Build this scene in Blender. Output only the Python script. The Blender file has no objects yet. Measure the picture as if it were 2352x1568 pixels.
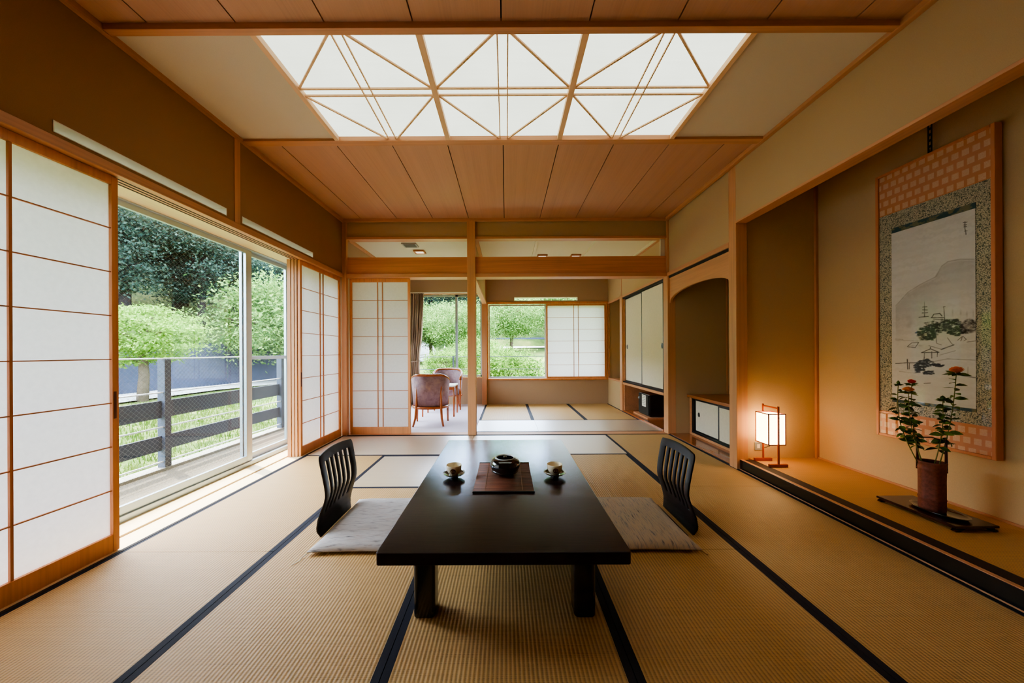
import bpy, bmesh, math, random
import numpy as np
from mathutils import Vector, Matrix, Euler
SC=bpy.context.scene
COL=SC.collection
R=random.Random(7)
SKY=2.9
SUN=16.0
FILL=0
EXPO=0.13
GAM=1.0
ROLL=-.005

# ------------------------------------------------------------------ nodes
def mat(name):
    m=bpy.data.materials.new(name); m.use_nodes=True
    nt=m.node_tree; nt.nodes.clear()
    out=nt.nodes.new('ShaderNodeOutputMaterial')
    return m,nt,out
def N(nt,t,**kw):
    n=nt.nodes.new(t)
    for k,v in kw.items(): setattr(n,k,v)
    return n
def lk(nt,a,b): nt.links.new(a,b)
def srgb(r,g,b):
    f=lambda c:(c/12.92 if c<=.04045 else ((c+.055)/1.055)**2.4)
    return (f(r/255),f(g/255),f(b/255),1)
def pbsdf(nt,out,col=(.5,.5,.5,1),rough=.6,spec=.5,metal=0,coat=0):
    b=N(nt,'ShaderNodeBsdfPrincipled')
    b.inputs['Base Color'].default_value=col
    b.inputs['Roughness'].default_value=rough
    b.inputs['Specular IOR Level'].default_value=spec
    b.inputs['Metallic'].default_value=metal
    b.inputs['Coat Weight'].default_value=coat
    b.inputs['Coat Roughness'].default_value=.08
    lk(nt,b.outputs[0],out.inputs[0]); return b
def tcoord(nt,scale=(1,1,1),rot=(0,0,0),gen='Object'):
    tc=N(nt,'ShaderNodeTexCoord'); mp=N(nt,'ShaderNodeMapping')
    mp.inputs['Scale'].default_value=scale; mp.inputs['Rotation'].default_value=rot
    lk(nt,tc.outputs[gen],mp.inputs[0]); return mp.outputs[0]
def noise(nt,vec,scale=5,detail=3,rough=.5,dist=0):
    n=N(nt,'ShaderNodeTexNoise'); n.inputs['Scale'].default_value=scale
    n.inputs['Detail'].default_value=detail; n.inputs['Roughness'].default_value=rough
    n.inputs['Distortion'].default_value=dist
    lk(nt,vec,n.inputs['Vector']); return n.outputs['Fac']
def ramp(nt,fac,stops,interp='LINEAR'):
    r=N(nt,'ShaderNodeValToRGB'); cr=r.color_ramp; cr.interpolation=interp
    cr.elements[0].position=stops[0][0]; cr.elements[0].color=stops[0][1]
    cr.elements[1].position=stops[-1][0]; cr.elements[1].color=stops[-1][1]
    for p,c in stops[1:-1]:
        e=cr.elements.new(p); e.color=c
    lk(nt,fac,r.inputs[0]); return r.outputs[0]
def bump(nt,h,b,strength=.3,dist=.002):
    n=N(nt,'ShaderNodeBump'); n.inputs['Strength'].default_value=strength; n.inputs['Distance'].default_value=dist
    lk(nt,h,n.inputs['Height']); lk(nt,n.outputs[0],b.inputs['Normal'])
def mth(nt,op,a,b=None,c=None):
    n=N(nt,'ShaderNodeMath',operation=op)
    for i,v in enumerate((a,b,c)):
        if v is None: continue
        if isinstance(v,(int,float)): n.inputs[i].default_value=v
        else: lk(nt,v,n.inputs[i])
    return n.outputs[0]
def mixc(nt,f,a,b,mode='MIX'):
    n=N(nt,'ShaderNodeMix',data_type='RGBA',blend_type=mode)
    for s,v in ((n.inputs[0],f),(n.inputs[6],a),(n.inputs[7],b)):
        if isinstance(v,(int,float)): s.default_value=v
        elif isinstance(v,tuple): s.default_value=v
        else: lk(nt,v,s)
    return n.outputs[2]
def sc4(c,k): return (c[0]*k,c[1]*k,c[2]*k,1)
def wood(name,c,axis='Y',rough=.45,var=.28,fine=60,coat=0,spec=.4,world=True):
    m,nt,out=mat(name)
    s={'X':(1.2,fine,fine),'Y':(fine,1.2,fine),'Z':(fine,fine,1.2)}[axis]
    v=tcoord(nt,s)
    f=noise(nt,v,1.0,3,.6,.4)
    v2=tcoord(nt,tuple(x*.12 for x in s)); f2=noise(nt,v2,1.0,2,.5,.2)
    f=mth(nt,'MULTIPLY_ADD',f2,.5,mth(nt,'MULTIPLY',f,.5))
    col=ramp(nt,f,[(.3,sc4(c,1-var)),(.5,c),(.72,sc4(c,1+var*.6))])
    b=pbsdf(nt,out,c,rough,spec,0,coat); lk(nt,col,b.inputs['Base Color'])
    return m
def plain(name,c,rough=.6,spec=.4,metal=0,coat=0,nz=0,scale=40,bmp=0):
    m,nt,out=mat(name); b=pbsdf(nt,out,c,rough,spec,metal,coat)
    if nz or bmp:
        f=noise(nt,tcoord(nt),scale,4,.6)
        if nz: lk(nt,ramp(nt,f,[(.3,sc4(c,1-nz)),(.7,sc4(c,1+nz*.5))]),b.inputs['Base Color'])
        if bmp: bump(nt,f,b,bmp,.003)
    return m
M={}
W1=srgb(200,142,100)
M['woodX']=wood('hinoki_wood_x',W1,'X'); M['woodY']=wood('hinoki_wood_y',W1,'Y'); M['woodZ']=wood('hinoki_wood_z',W1,'Z')
M['postZ']=wood('post_wood',srgb(204,148,104),'Z')
W2=srgb(206,136,82)
M['tableref']=None
M['shojiwoodZ']=wood('screen_frame_wood',W2,'Z',.4)
M['lattice']=wood('screen_lattice_wood',srgb(186,116,66),'Z',.5)
M['beamX']=wood('beam_wood',srgb(212,142,92),'X',.4)
M['boardY']=wood('ceiling_board_wood',srgb(192,144,112),'Y',.55,.12,90)
M['nichefloor']=wood('lacquered_floor_wood',srgb(160,90,48),'Y',.18,.25,40,.4)
M['archwood']=wood('arch_wood',srgb(204,148,106),'Y',.45,.2,40)
M['dark']=plain('black_lacquer',(.006,.006,.007,1),.22,.5,coat=.3)
M['gap']=plain('dark_gap',(.02,.012,.008,1),.8)
M['blackrail']=plain('black_rail',(.012,.009,.012,1),.35)
def plaster(name,c,bm=.15):
    m,nt,out=mat(name); b=pbsdf(nt,out,c,.9,.15)
    v=tcoord(nt); f=noise(nt,v,260,3,.7); f2=noise(nt,v,1.3,2)
    col=ramp(nt,f,[(.3,sc4(c,.93)),(.7,sc4(c,1.05))])
    col=mixc(nt,mth(nt,'MULTIPLY',f2,.10),col,sc4(c,.75)); lk(nt,col,b.inputs['Base Color'])
    bump(nt,f,b,bm,.002); return m
M['plaster']=plaster('ochre_sand_plaster',srgb(190,160,120))
M['latticelit']=wood('lightened_lattice_wood',srgb(236,192,150),'Y',.5,.15)  # wood lightened in colour to offset the back lighting of the bars
M['plasterA']=plaster('lightened_alcove_plaster',srgb(208,178,134))  # same plaster, lighter colour stands in for more light in the alcove
M['plasterL']=plaster('ochre_sand_plaster_shaded',srgb(160,120,84))  # same plaster, darkened: shade of the backlit window wall put into its colour
M['plasterF']=plaster('tan_plaster_far',srgb(178,148,118))
M['ceilpaper']=plaster('cream_ceiling_cloth',srgb(218,204,184),.1)
M['ceilfar']=plaster('cream_ceiling_far',srgb(222,212,184),.1)
M['white']=plain('white_paint',srgb(238,232,214),.6)
M['alu']=plain('silver_aluminium',srgb(178,190,198),.35,.5,.55)
M['sill']=wood('pale_sill_wood',srgb(232,206,160),'Y',.45,.1)
M['concrete']=plain('grey_concrete',srgb(150,146,136),.9,.2,nz=.25,scale=8,bmp=.3)
M['concrete_pale']=plain('pale_concrete',srgb(205,205,200),.9,.2,nz=.12,scale=5)
# tatami : ribs along the local Y axis
def tatami(name,c,ro=.5,sp_=.45,sheen=0):
    m,nt,out=mat(name); b=pbsdf(nt,out,c,ro,sp_)
    tc=N(nt,'ShaderNodeTexCoord'); sp=N(nt,'ShaderNodeSeparateXYZ'); lk(nt,tc.outputs['Object'],sp.inputs[0])
    sx=mth(nt,'SINE',mth(nt,'MULTIPLY',sp.outputs[0],2*math.pi/.0163))
    sy=mth(nt,'SINE',mth(nt,'MULTIPLY',sp.outputs[1],2*math.pi/.0075))
    h=mth(nt,'ADD',mth(nt,'MULTIPLY',sx,.5),.5)
    nz=noise(nt,tcoord(nt,(3,220,1)),1,3,.6)
    nz2=noise(nt,tcoord(nt,(1,1,1)),1.7,2)
    hh=mth(nt,'MULTIPLY_ADD',h,.62,mth(nt,'MULTIPLY',nz,.5))
    hh=mth(nt,'MULTIPLY_ADD',sy,.05,hh)
    col=ramp(nt,hh,[(.14,sc4(c,.42)),(.36,sc4(c,.82)),(.6,c),(.95,sc4(c,1.14))])
    col=mixc(nt,mth(nt,'MULTIPLY',nz2,.25),col,sc4(c,.82)); lk(nt,col,b.inputs['Base Color'])
    bump(nt,hh,b,.6,.003)
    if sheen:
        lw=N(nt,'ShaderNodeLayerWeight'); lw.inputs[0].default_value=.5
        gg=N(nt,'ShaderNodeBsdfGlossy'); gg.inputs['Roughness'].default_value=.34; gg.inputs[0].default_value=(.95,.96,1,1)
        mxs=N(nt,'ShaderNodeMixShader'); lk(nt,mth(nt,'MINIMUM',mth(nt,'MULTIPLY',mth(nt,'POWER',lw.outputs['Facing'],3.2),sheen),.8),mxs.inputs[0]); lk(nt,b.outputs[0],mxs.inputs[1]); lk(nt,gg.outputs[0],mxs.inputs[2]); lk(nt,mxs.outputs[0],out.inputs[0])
    return m
M['tatami']=tatami('tatami_rush',srgb(196,156,98))
M['tatamiH']=tatami('tatami_rush_across_lightened',srgb(214,184,138),.4,.6,1.25)  # same rush, paler base colour helps the window sheen on crosswise mats
M['goza']=tatami('smooth_rush_matting',srgb(206,154,90))
M['heri']=plain('navy_black_cloth_border',(.013,.013,.024,1),.75,.3,nz=.3,scale=300)
# fusuma paper
M['fusuma']=plain('cream_fusuma_paper',srgb(232,222,202),.8,.2,nz=.05,scale=30)
# shoji paper
def paper(name,c,tr=.64):
    m,nt,out=mat(name)
    f=noise(nt,tcoord(nt,(1,1,1)),35,4,.65)
    col=ramp(nt,f,[(.3,sc4(c,.94)),(.7,c)])
    d=N(nt,'ShaderNodeBsdfDiffuse'); t=N(nt,'ShaderNodeBsdfTranslucent'); mx=N(nt,'ShaderNodeMixShader')
    lk(nt,col,d.inputs[0]); lk(nt,col,t.inputs[0]); mx.inputs[0].default_value=tr
    lk(nt,d.outputs[0],mx.inputs[1]); lk(nt,t.outputs[0],mx.inputs[2]); lk(nt,mx.outputs[0],out.inputs[0]); return m
M['paper']=paper('shoji_paper',(.96,.92,.91,1))
def emis(name,c,s,nz=0):
    m,nt,out=mat(name); e=N(nt,'ShaderNodeEmission'); e.inputs[0].default_value=c; e.inputs[1].default_value=s
    if nz:
        f=noise(nt,tcoord(nt,(2,60,2)),1,2); f2=noise(nt,tcoord(nt),2.2,2)
        f=mth(nt,'MULTIPLY_ADD',f,.10,mth(nt,'MULTIPLY',f2,.35))
        lk(nt,mth(nt,'MULTIPLY',mth(nt,'ADD',f,.8),s),e.inputs[1])
    lk(nt,e.outputs[0],out.inputs[0]); return m
PANEL=1.7
M['diffuser']=emis('glowing_paper_diffuser',srgb(244,250,232),PANEL,1)
M['lampglow']=emis('glowing_lamp_paper',(1,.62,.3,1),11)
M['downglow']=emis('downlight_glow',(1,.9,.7,1),1.6)
# glass
def glass(name,tint=(.93,.97,.96,1),wire=False,base=.045,gl=(1,1,1,1)):
    m,nt,out=mat(name)
    lw=N(nt,'ShaderNodeLayerWeight'); lw.inputs[0].default_value=.5
    f=mth(nt,'MULTIPLY_ADD',mth(nt,'POWER',lw.outputs['Facing'],5),.9,base)
    t=N(nt,'ShaderNodeBsdfTransparent'); t.inputs[0].default_value=tint
    g=N(nt,'ShaderNodeBsdfGlossy'); g.inputs['Roughness'].default_value=0.0; g.inputs[0].default_value=gl
    mx=N(nt,'ShaderNodeMixShader'); lk(nt,f,mx.inputs[0]); lk(nt,t.outputs[0],mx.inputs[1]); lk(nt,g.outputs[0],mx.inputs[2])
    last=mx.outputs[0]
    if wire:
        tc=N(nt,'ShaderNodeTexCoord'); sp=N(nt,'ShaderNodeSeparateXYZ'); lk(nt,tc.outputs['Object'],sp.inputs[0])
        a=mth(nt,'ADD',sp.outputs[1],mth(nt,'MULTIPLY',sp.outputs[2],1.0)); b=mth(nt,'SUBTRACT',sp.outputs[1],mth(nt,'MULTIPLY',sp.outputs[2],1.0))
        P=.036
        fa=mth(nt,'LESS_THAN',mth(nt,'FRACT',mth(nt,'DIVIDE',mth(nt,'ADD',a,50),P)),.055)
        fb=mth(nt,'LESS_THAN',mth(nt,'FRACT',mth(nt,'DIVIDE',mth(nt,'ADD',b,50),P)),.055)
        w=mth(nt,'MAXIMUM',fa,fb)
        d=N(nt,'ShaderNodeBsdfGlossy'); d.inputs['Roughness'].default_value=.5; d.inputs[0].default_value=(.7,.75,.78,1)
        m2=N(nt,'ShaderNodeMixShader'); lk(nt,mth(nt,'MULTIPLY',w,.55),m2.inputs[0]); lk(nt,last,m2.inputs[1]); lk(nt,d.outputs[0],m2.inputs[2]); last=m2.outputs[0]
    lk(nt,last,out.inputs[0]); return m
M['glass']=glass('window_glass'); M['wired']=glass('wired_window_glass',wire=True,base=.07)
M['picglass']=glass('picture_glass',(.99,.99,.99,1),base=.03,gl=(.95,.88,.9,1))
# ------------------------------------------------------------------ mesh helpers
class MB:
    def __init__(s): s.v=[]; s.f=[]; s.sm=[]
    def add(s,vs,fs,smooth=False):
        o=len(s.v); s.v+= [tuple(v) for v in vs]; s.f+=[tuple(i+o for i in f) for f in fs]; s.sm+=[smooth]*len(fs); return s
    def box(s,x0,x1,y0,y1,z0,z1,rot=None,c=None):
        x0,x1=min(x0,x1),max(x0,x1);y0,y1=min(y0,y1),max(y0,y1);z0,z1=min(z0,z1),max(z0,z1)
        vs=[Vector(p) for p in((x0,y0,z0),(x1,y0,z0),(x1,y1,z0),(x0,y1,z0),(x0,y0,z1),(x1,y0,z1),(x1,y1,z1),(x0,y1,z1))]
        if rot is not None: vs=[c+rot@(v-c) for v in vs]
        return s.add(vs,[(0,3,2,1),(4,5,6,7),(0,1,5,4),(1,2,6,5),(2,3,7,6),(3,0,4,7)])
    def bar(s,a,b,w,h,up=Vector((0,0,1))):
        a=Vector(a);b=Vector(b);d=(b-a).normalized()
        if abs(d.dot(up))>.95: up=Vector((0,1,0))
        x=d.cross(up).normalized()*w/2; y=x.cross(d).normalized()*h/2
        vs=[a-x-y,a+x-y,a+x+y,a-x+y,b-x-y,b+x-y,b+x+y,b-x+y]
        return s.add(vs,[(0,3,2,1),(4,5,6,7),(0,1,5,4),(1,2,6,5),(2,3,7,6),(3,0,4,7)])
    def tube(s,pts,rad,n=8,cap=True,smooth=True):
        pts=[Vector(p) for p in pts]; k=len(pts)
        if isinstance(rad,(int,float)): rad=[rad]*k
        vs=[];prev=None
        for i,p in enumerate(pts):
            d=(pts[min(i+1,k-1)]-pts[max(i-1,0)]).normalized()
            if prev is None:
                u=Vector((0,0,1)) if abs(d.z)<.9 else Vector((1,0,0)); x=d.cross(u).normalized()
            else: x=(prev-d*prev.dot(d)).normalized()
            prev=x;y=d.cross(x)
            for j in range(n):
                t=2*math.pi*j/n; vs.append(p+(x*math.cos(t)+y*math.sin(t))*rad[i])
        fs=[(i*n+j,i*n+(j+1)%n,(i+1)*n+(j+1)%n,(i+1)*n+j) for i in range(k-1) for j in range(n)]
        s.add(vs,fs,smooth)
        if cap:
            o=len(s.v)-len(vs); s.f+=[tuple(o+j for j in range(n))[::-1],tuple(o+(k-1)*n+j for j in range(n))]; s.sm+=[False,False]
        return s
    def lathe(s,prof,c=(0,0,0),n=32,smooth=True,sx=1,sy=1):
        vs=[];k=len(prof)
        for r,z in prof:
            for j in range(n):
                t=2*math.pi*j/n; vs.append((c[0]+r*math.cos(t)*sx,c[1]+r*math.sin(t)*sy,c[2]+z))
        fs=[(i*n+j,i*n+(j+1)%n,(i+1)*n+(j+1)%n,(i+1)*n+j) for i in range(k-1) for j in range(n)]
        if prof[0][0]>1e-4: fs.append(tuple(range(n))[::-1])
        if prof[-1][0]>1e-4: fs.append(tuple((k-1)*n+j for j in range(n)))
        return s.add(vs,fs,smooth)
    def prism(s,poly,axis,a,b):
        """poly: 2D outline; axis 'X','Y','Z' extruded a..b"""
        n=len(poly)
        def P(u,v,w): return {'X':(w,u,v),'Y':(u,w,v),'Z':(u,v,w)}[axis]
        vs=[P(u,v,a) for u,v in poly]+[P(u,v,b) for u,v in poly]
        fs=[tuple(range(n))[::-1],tuple(range(n,2*n))]+[(i,(i+1)%n,n+(i+1)%n,n+i) for i in range(n)]
        return s.add(vs,fs)
    def quad(s,*p): return s.add(p,[tuple(range(len(p)))])
def setp(o,label=None,cat=None,group=None,kind=None):
    if label: o['label']=label
    if cat: o['category']=cat
    if group: o['group']=group
    if kind: o['kind']=kind
    return o
def wloc(o):
    l=Vector((0,0,0))
    while o is not None: l+=o.location; o=o.parent
    return l
def obj(name,mb,m,parent=None,bevel=0,local=False,origin=None,fix=True,sub=0,solid=0):
    me=bpy.data.meshes.new(name); vs=[Vector(v) for v in mb.v]
    if parent is not None: off=Vector((0,0,0)) if local else wloc(parent)
    elif origin is not None: off=Vector(origin)
    else:
        lo=[min(v[i] for v in vs) for i in range(3)];hi=[max(v[i] for v in vs) for i in range(3)]
        off=Vector(((lo[0]+hi[0])/2,(lo[1]+hi[1])/2,lo[2]))
    me.from_pydata([v-off for v in vs],[],mb.f)
    me.polygons.foreach_set('use_smooth',mb.sm)
    if fix:
        bm=bmesh.new();bm.from_mesh(me);bmesh.ops.recalc_face_normals(bm,faces=bm.faces);bm.to_mesh(me);bm.free()
    me.materials.append(m); me.update()
    o=bpy.data.objects.new(name,me); COL.objects.link(o)
    if parent is not None: o.parent=parent
    else: o.location=off
    if solid: md=o.modifiers.new('s','SOLIDIFY'); md.thickness=solid; md.offset=0
    if bevel:
        md=o.modifiers.new('b','BEVEL'); md.width=bevel; md.segments=2; md.limit_method='ANGLE'; md.angle_limit=math.radians(40)
    if sub: md=o.modifiers.new('u','SUBSURF'); md.levels=sub; md.render_levels=sub
    return o
def thing(name,loc,label=None,cat=None,group=None,kind=None,rz=0):
    o=bpy.data.objects.new(name,None); COL.objects.link(o); o.location=loc; o.rotation_euler=(0,0,rz)
    o.empty_display_size=.1
    return setp(o,label,cat,group,kind)
def struct(name,mb,m,parent=None,bevel=0,**k):
    o=obj(name,mb,m,parent,bevel,**k)
    if parent is None: o['kind']='structure'
    return o
def dup(o,parent=None):
    c=o.copy(); COL.objects.link(c); c.parent=parent
    for ch in list(o.children): dup(ch,c)
    return c
TN=[0]
def trim(mb,m,bevel=.002):
    TN[0]+=1; return struct('trim_%d'%TN[0],mb,m,bevel=bevel)
# ------------------------------------------------------------------ room shell
CZ=3.01
struct('floor',MB().box(-2.3,2.3,-1.7,4.72,-.14,-.055),M['gap'])
# threshold between the rooms
trim(MB().box(-2.28,2.25,4.715,4.875,-.05,.002),M['woodX'])
trim(MB().box(-2.28,2.25,4.712,4.722,-.04,.004),M['gap'])
# tatami mats
def mat_thing(cx,cy,w,l,horiz,label,group,z=0):
    """w across, l along; local Y is the long side"""
    t=thing('tatami_mat',(cx,cy,z-.05),label,'tatami mat',group,rz=(math.pi/2 if horiz else 0))
    g=.0015;hw=w/2-g;hl=l/2-g;b=.03
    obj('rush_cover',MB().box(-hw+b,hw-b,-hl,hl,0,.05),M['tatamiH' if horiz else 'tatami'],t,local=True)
    for s in (-1,1):
        obj('cloth_border',MB().box(s*hw,s*(hw-b),-hl,hl,0,.0508),M['heri'],t,local=True)
    return t
G1='tatami mats of the main room'
w=.91
XL=[-2.275+ .91*i for i in range(6)]
r5=4.705;r4=r5-.91;r3=r4-.91;r2=r3-.91;r1=r2-.91;r0=r1-.91
c=lambda i:(XL[i]+XL[i+1])/2
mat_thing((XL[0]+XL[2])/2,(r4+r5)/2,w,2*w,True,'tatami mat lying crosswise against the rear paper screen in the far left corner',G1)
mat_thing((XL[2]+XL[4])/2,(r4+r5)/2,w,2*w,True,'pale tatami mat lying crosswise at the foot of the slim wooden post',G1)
mat_thing(c(4),r4,w,2*w,False,'tatami mat running lengthwise beside the arched alcove',G1)
mat_thing(c(0),r3,w,2*w,False,'tatami mat along the far half of the big window',G1)
mat_thing((XL[1]+XL[3])/2,(r3+r4)/2,w,2*w,True,'tatami mat lying crosswise beyond the left floor chair, at the far end of the table',G1)
mat_thing(c(3),r3,w,2*w,False,'tatami mat under the cushion and chair on the right of the table',G1)
mat_thing(c(1),r2,w,2*w,False,'tatami mat under the left floor cushion',G1)
mat_thing(c(2),r2,w,2*w,False,'tatami mat under the middle of the low table',G1)
mat_thing(c(4),r2,w,2*w,False,'tatami mat along the black alcove edge, beside the lamp and flower tray',G1)
mat_thing(c(0),r1,w,2*w,False,'tatami mat in the left foreground along the near paper screens',G1)
mat_thing(c(3),r1,w,2*w,False,'tatami mat in the foreground just right of the near table leg',G1)
mat_thing(c(1),r0,w,2*w,False,'tatami mat in the foreground left of the near table leg',G1)
mat_thing(c(2),r0,w,2*w,False,'tatami mat in the foreground at the near end of the table',G1)
mat_thing(c(4),r0,w,2*w,False,'tatami mat at the lower right corner along the black alcove edge',G1)
struct('floor_rear',MB().box(-2.27,2.27,-1.69,-.80,-.05,0),M['tatami'])
# second tatami room
G2='tatami mats of the back room'
struct('floor_back_room',MB().box(-.47,2.3,4.88,7.5,-.14,-.055),M['gap'])
struct('floor_carpet_room',MB().box(-2.3,-.47,4.88,7.5,-.14,0),plain('lavender_grey_carpet',srgb(218,206,216),.95,.1,nz=.08,scale=200,bmp=.4))
mat_thing(.0,(4.88+5.73)/2,.85,.93,True,'left half mat of the pale crosswise row just past the threshold in the back room',G2)
mat_thing(1.365,(4.88+5.73)/2,.85,1.80,True,'long pale mat crosswise in front of the closet in the back room',G2)
for x0,lb in ((-.46,'back room mat beside the slim corner post under the window'),(.44,'middle back room mat under the open window'),(1.345,'back room mat under the closed paper screen')):
    mat_thing(x0+.4525,(5.73+7.50)/2,.905,1.765,False,lb,G2)
# ceiling
cb=MB().box(-2.5,2.5,-1.7,4.8,CZ+.022,CZ+.1); struct('ceiling',cb,M['gap'])
def boards(y0,y1,nm):
    b=MB()
    xs=[-2.3]+[-.02+.495*k for k in range(-4,5)]+[2.3]
    for a,d in zip(xs[:-1],xs[1:]): b.box(a+.004,d-.004,y0,y1,CZ,CZ+.02)
    return struct(nm,b,M['boardY'])
boards(-1.7,1.90,'ceiling_boards_near'); boards(2.95,4.72,'ceiling_boards_far')
sp=MB(); sp.box(-2.3,-1.46,1.90,2.95,CZ-.012,CZ+.02); sp.box(1.44,2.3,1.90,2.95,CZ-.012,CZ+.02); struct('ceiling_cloth_panels',sp,M['ceilpaper'])
trim(MB().box(-2.25,2.25,1.887,1.930,CZ-.035,CZ+.02),M['woodX'])
trim(MB().box(-2.25,2.25,2.895,2.965,CZ-.035,CZ+.02),M['woodX'])
# ceiling edge mouldings
for s,x_ in ((-1,2.25),(1,2.212)): trim(MB().box(s*x_,s*(x_+.038),-1.7,4.71,CZ-.04,CZ+.0),M['woodY'])
trim(MB().box(-2.25,2.25,4.67,4.715,CZ-.035,CZ+.0),M['woodX'])
# ceiling lights : three framed paper panels
def ceil_light(xa,xb,label):
    y0,y1=1.930,2.895; xm=(xa+xb)/2; ym=2.375; zb=CZ-.022
    t=thing('ceiling_light',(xm,ym,CZ),label,'ceiling light','square paper ceiling lights')
    obj('diffuser',MB().box(xa,xb,y0,y1,CZ+.004,CZ+.012),M['diffuser'],t)
    L=MB();h=.010
    g=.031
    for d in (-g,g):
        L.box(xm+d-.004,xm+d+.004,y0,y1,zb,zb+h)
        L.box(xa,xb,ym+d-.006,ym+d+.006,zb-.001,zb+h)
    for sx in (-1,1):
        for sy in (-1,1):
            a=(xm+sx*(g+.014),y0+.004 if sy<0 else y1-.004,zb+.005); e=(xa+.005 if sx<0 else xb-.005,ym+sy*(g+.012),zb+.005)
            L.bar(a,e,.013,.010)
    obj('lattice',L,M['latticelit'],t)
    return t
ceil_light(-1.425,-.512,'left square of the glowing paper ceiling light, nearest the window')
ceil_light(-.472,.445,'middle square of the glowing paper ceiling light above the table')
ceil_light(.485,1.412,'right square of the glowing paper ceiling light, toward the scroll')
for x in (-1.46,-.512,.445,1.412):
    wd=.035 if abs(x)>1 else .04
    trim(MB().box(x,x+wd,1.93,2.895,CZ-.034,CZ+.012),M['latticelit'])
# ---- left wall
XLW=-2.28
# upper wall with slit openings
def wall_slits(name,m,segs,zb0,zb1,ztop,zlow,y0,y1):
    b=MB();xa,xb=XLW-.2,XLW
    b.box(xa,xb,y0,y1,zb1,ztop); 
    ys=[y0]+[q for s in segs for q in s]+[y1]
    for i in range(0,len(ys),2): b.box(xa,xb,ys[i],ys[i+1],zb0,zb1)
    b.box(xa,xb,y0,y1,zlow,zb0); return struct(name,b,m)
segs=[(1.70,2.755),(2.918,3.985)]
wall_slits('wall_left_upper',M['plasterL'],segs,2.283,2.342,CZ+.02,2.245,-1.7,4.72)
wn=[4]
for a,b_ in segs:
    t=thing('window_%d'%wn[0],(XLW-.1,(a+b_)/2,2.283),kind='structure'); wn[0]+=1
    L=MB();x0,x1=XLW-.205,XLW+.003
    L.box(x0,x1,a,b_,2.283,2.287);L.box(x0,x1,a,b_,2.338,2.342);L.box(x0,x1,a,a+.004,2.287,2.338);L.box(x0,x1,b_-.004,b_,2.287,2.338)
    obj('slit_lining',L,M['white'],t)
trim(MB().box(XLW-.12,XLW+.02,-1.7,4.71,2.205,2.258),M['woodY'])          # lintel
gr=MB()
for x in (-2.318,-2.352,-2.386): gr.box(x-.006,x+.006,-1.7,4.71,2.2035,2.206)
trim(gr,M['gap'],0)
trim(MB().box(-2.70,-2.40,-1.0,4.75,2.225,2.245),M['sill'])               # head lining
trim(MB().box(XLW-.02,XLW+.006,2.835,2.895,2.258,CZ-.04),M['woodZ'])       # wall post
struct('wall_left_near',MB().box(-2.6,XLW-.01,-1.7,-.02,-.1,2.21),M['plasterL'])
# sill and floor rail
trim(MB().box(-2.445,-2.28,-1.7,4.71,-.05,.0),M['sill'])
trim(MB().box(-2.285,-2.262,-1.7,4.71,-.04,.003),M['gap'],0)
trim(MB().box(-2.63,-2.445,0,4.71,-.05,.012),M['sill'])
trim(MB().box(-2.80,-2.40,4.71,4.80,-.1,2.25),M['woodZ'])
# corner post left back
trim(MB().box(-2.29,-2.225,4.70,4.76,0,CZ),M['postZ'])
M['pull']=plain('dark_red_wood_pull',srgb(96,44,22),.4)
# ---- shoji screens
def shoji(label,group,x=None,y=None,a=0,b=1,z0=.004,z1=2.203,rows=8,pair=True,gap=.035,st=.032,top=.05,bot=.10,single=None,pull=None):
    """a..b extent along Y (x given) or along X (y given)"""
    th=.03
    cx=(a+b)/2
    loc=(x,cx,z0) if x is not None else (cx,y,z0)
    t=thing('shoji_screen',loc,label,'paper screen',group)
    def bx(mb,u0,u1,zz0,zz1,d0,d1):
        if x is not None: mb.box(x+d0,x+d1,u0,u1,zz0,zz1)
        else: mb.box(u0,u1,y+d0,y+d1,zz0,zz1)
    F=MB(); bx(F,a,a+st,z0,z1,-th/2,th/2); bx(F,b-st,b,z0,z1,-th/2,th/2)
    bx(F,a+st,b-st,z0,z0+bot,-th/2+.001,th/2-.001); bx(F,a+st,b-st,z1-top,z1,-th/2+.001,th/2-.001)
    obj('frame',F,M['shojiwoodZ'],t,bevel=.0015)
    L=MB(); dd=(-.002,.009) if x is not None else (-.009,.002)
    za,zb=z0+bot,z1-top
    for k in range(1,rows):
        z=za+(zb-za)*k/rows; bx(L,a+st,b-st,z-.003,z+.003,*dd)
    for u in ((cx-gap,cx+gap) if single is None else single): bx(L,u-.0055,u+.0055,za,zb,dd[0],dd[1]+.001)
    obj('lattice',L,M['lattice'],t)
    P=MB(); bx(P,a+st-.004,b-st+.004,za-.004,zb+.004,-.0045 if x is not None else .003,-.0035 if x is not None else .004)
    obj('paper',P,M['paper'],t)
    if pull is not None:
        Q=MB(); o=th/2; s=1 if x is not None else -1
        bx(Q,pull-.008,pull+.008,.78,.94,s*(o-.002),s*(o+.0015)); obj('finger_pull',Q,M['pull'],t,bevel=.002)
    return t
GS='tall paper screens of the window wall'
shoji('tall sliding paper screen at the left edge of the view, nearest the camera',GS,x=-2.318,a=1.07,b=2.005,pull=1.985)
shoji('tall paper screen slid behind the nearest one by the window',GS,x=-2.352,a=.20,b=1.12)
shoji('tall paper screen at the far end of the window, beside the room corner',GS,x=-2.318,a=3.775,b=4.69,pull=3.79)
trim(MB().box(-2.362,-2.336,3.765,3.80,0,2.205).box(-2.396,-2.366,3.76,3.80,0,2.205).box(-2.44,-2.40,3.755,3.80,0,2.205),M['postZ'])
shoji('paper screen standing in the rear opening, left of the armchairs','paper screens of the rear opening',y=4.79,a=-2.215,b=-1.362,rows=8)
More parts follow.
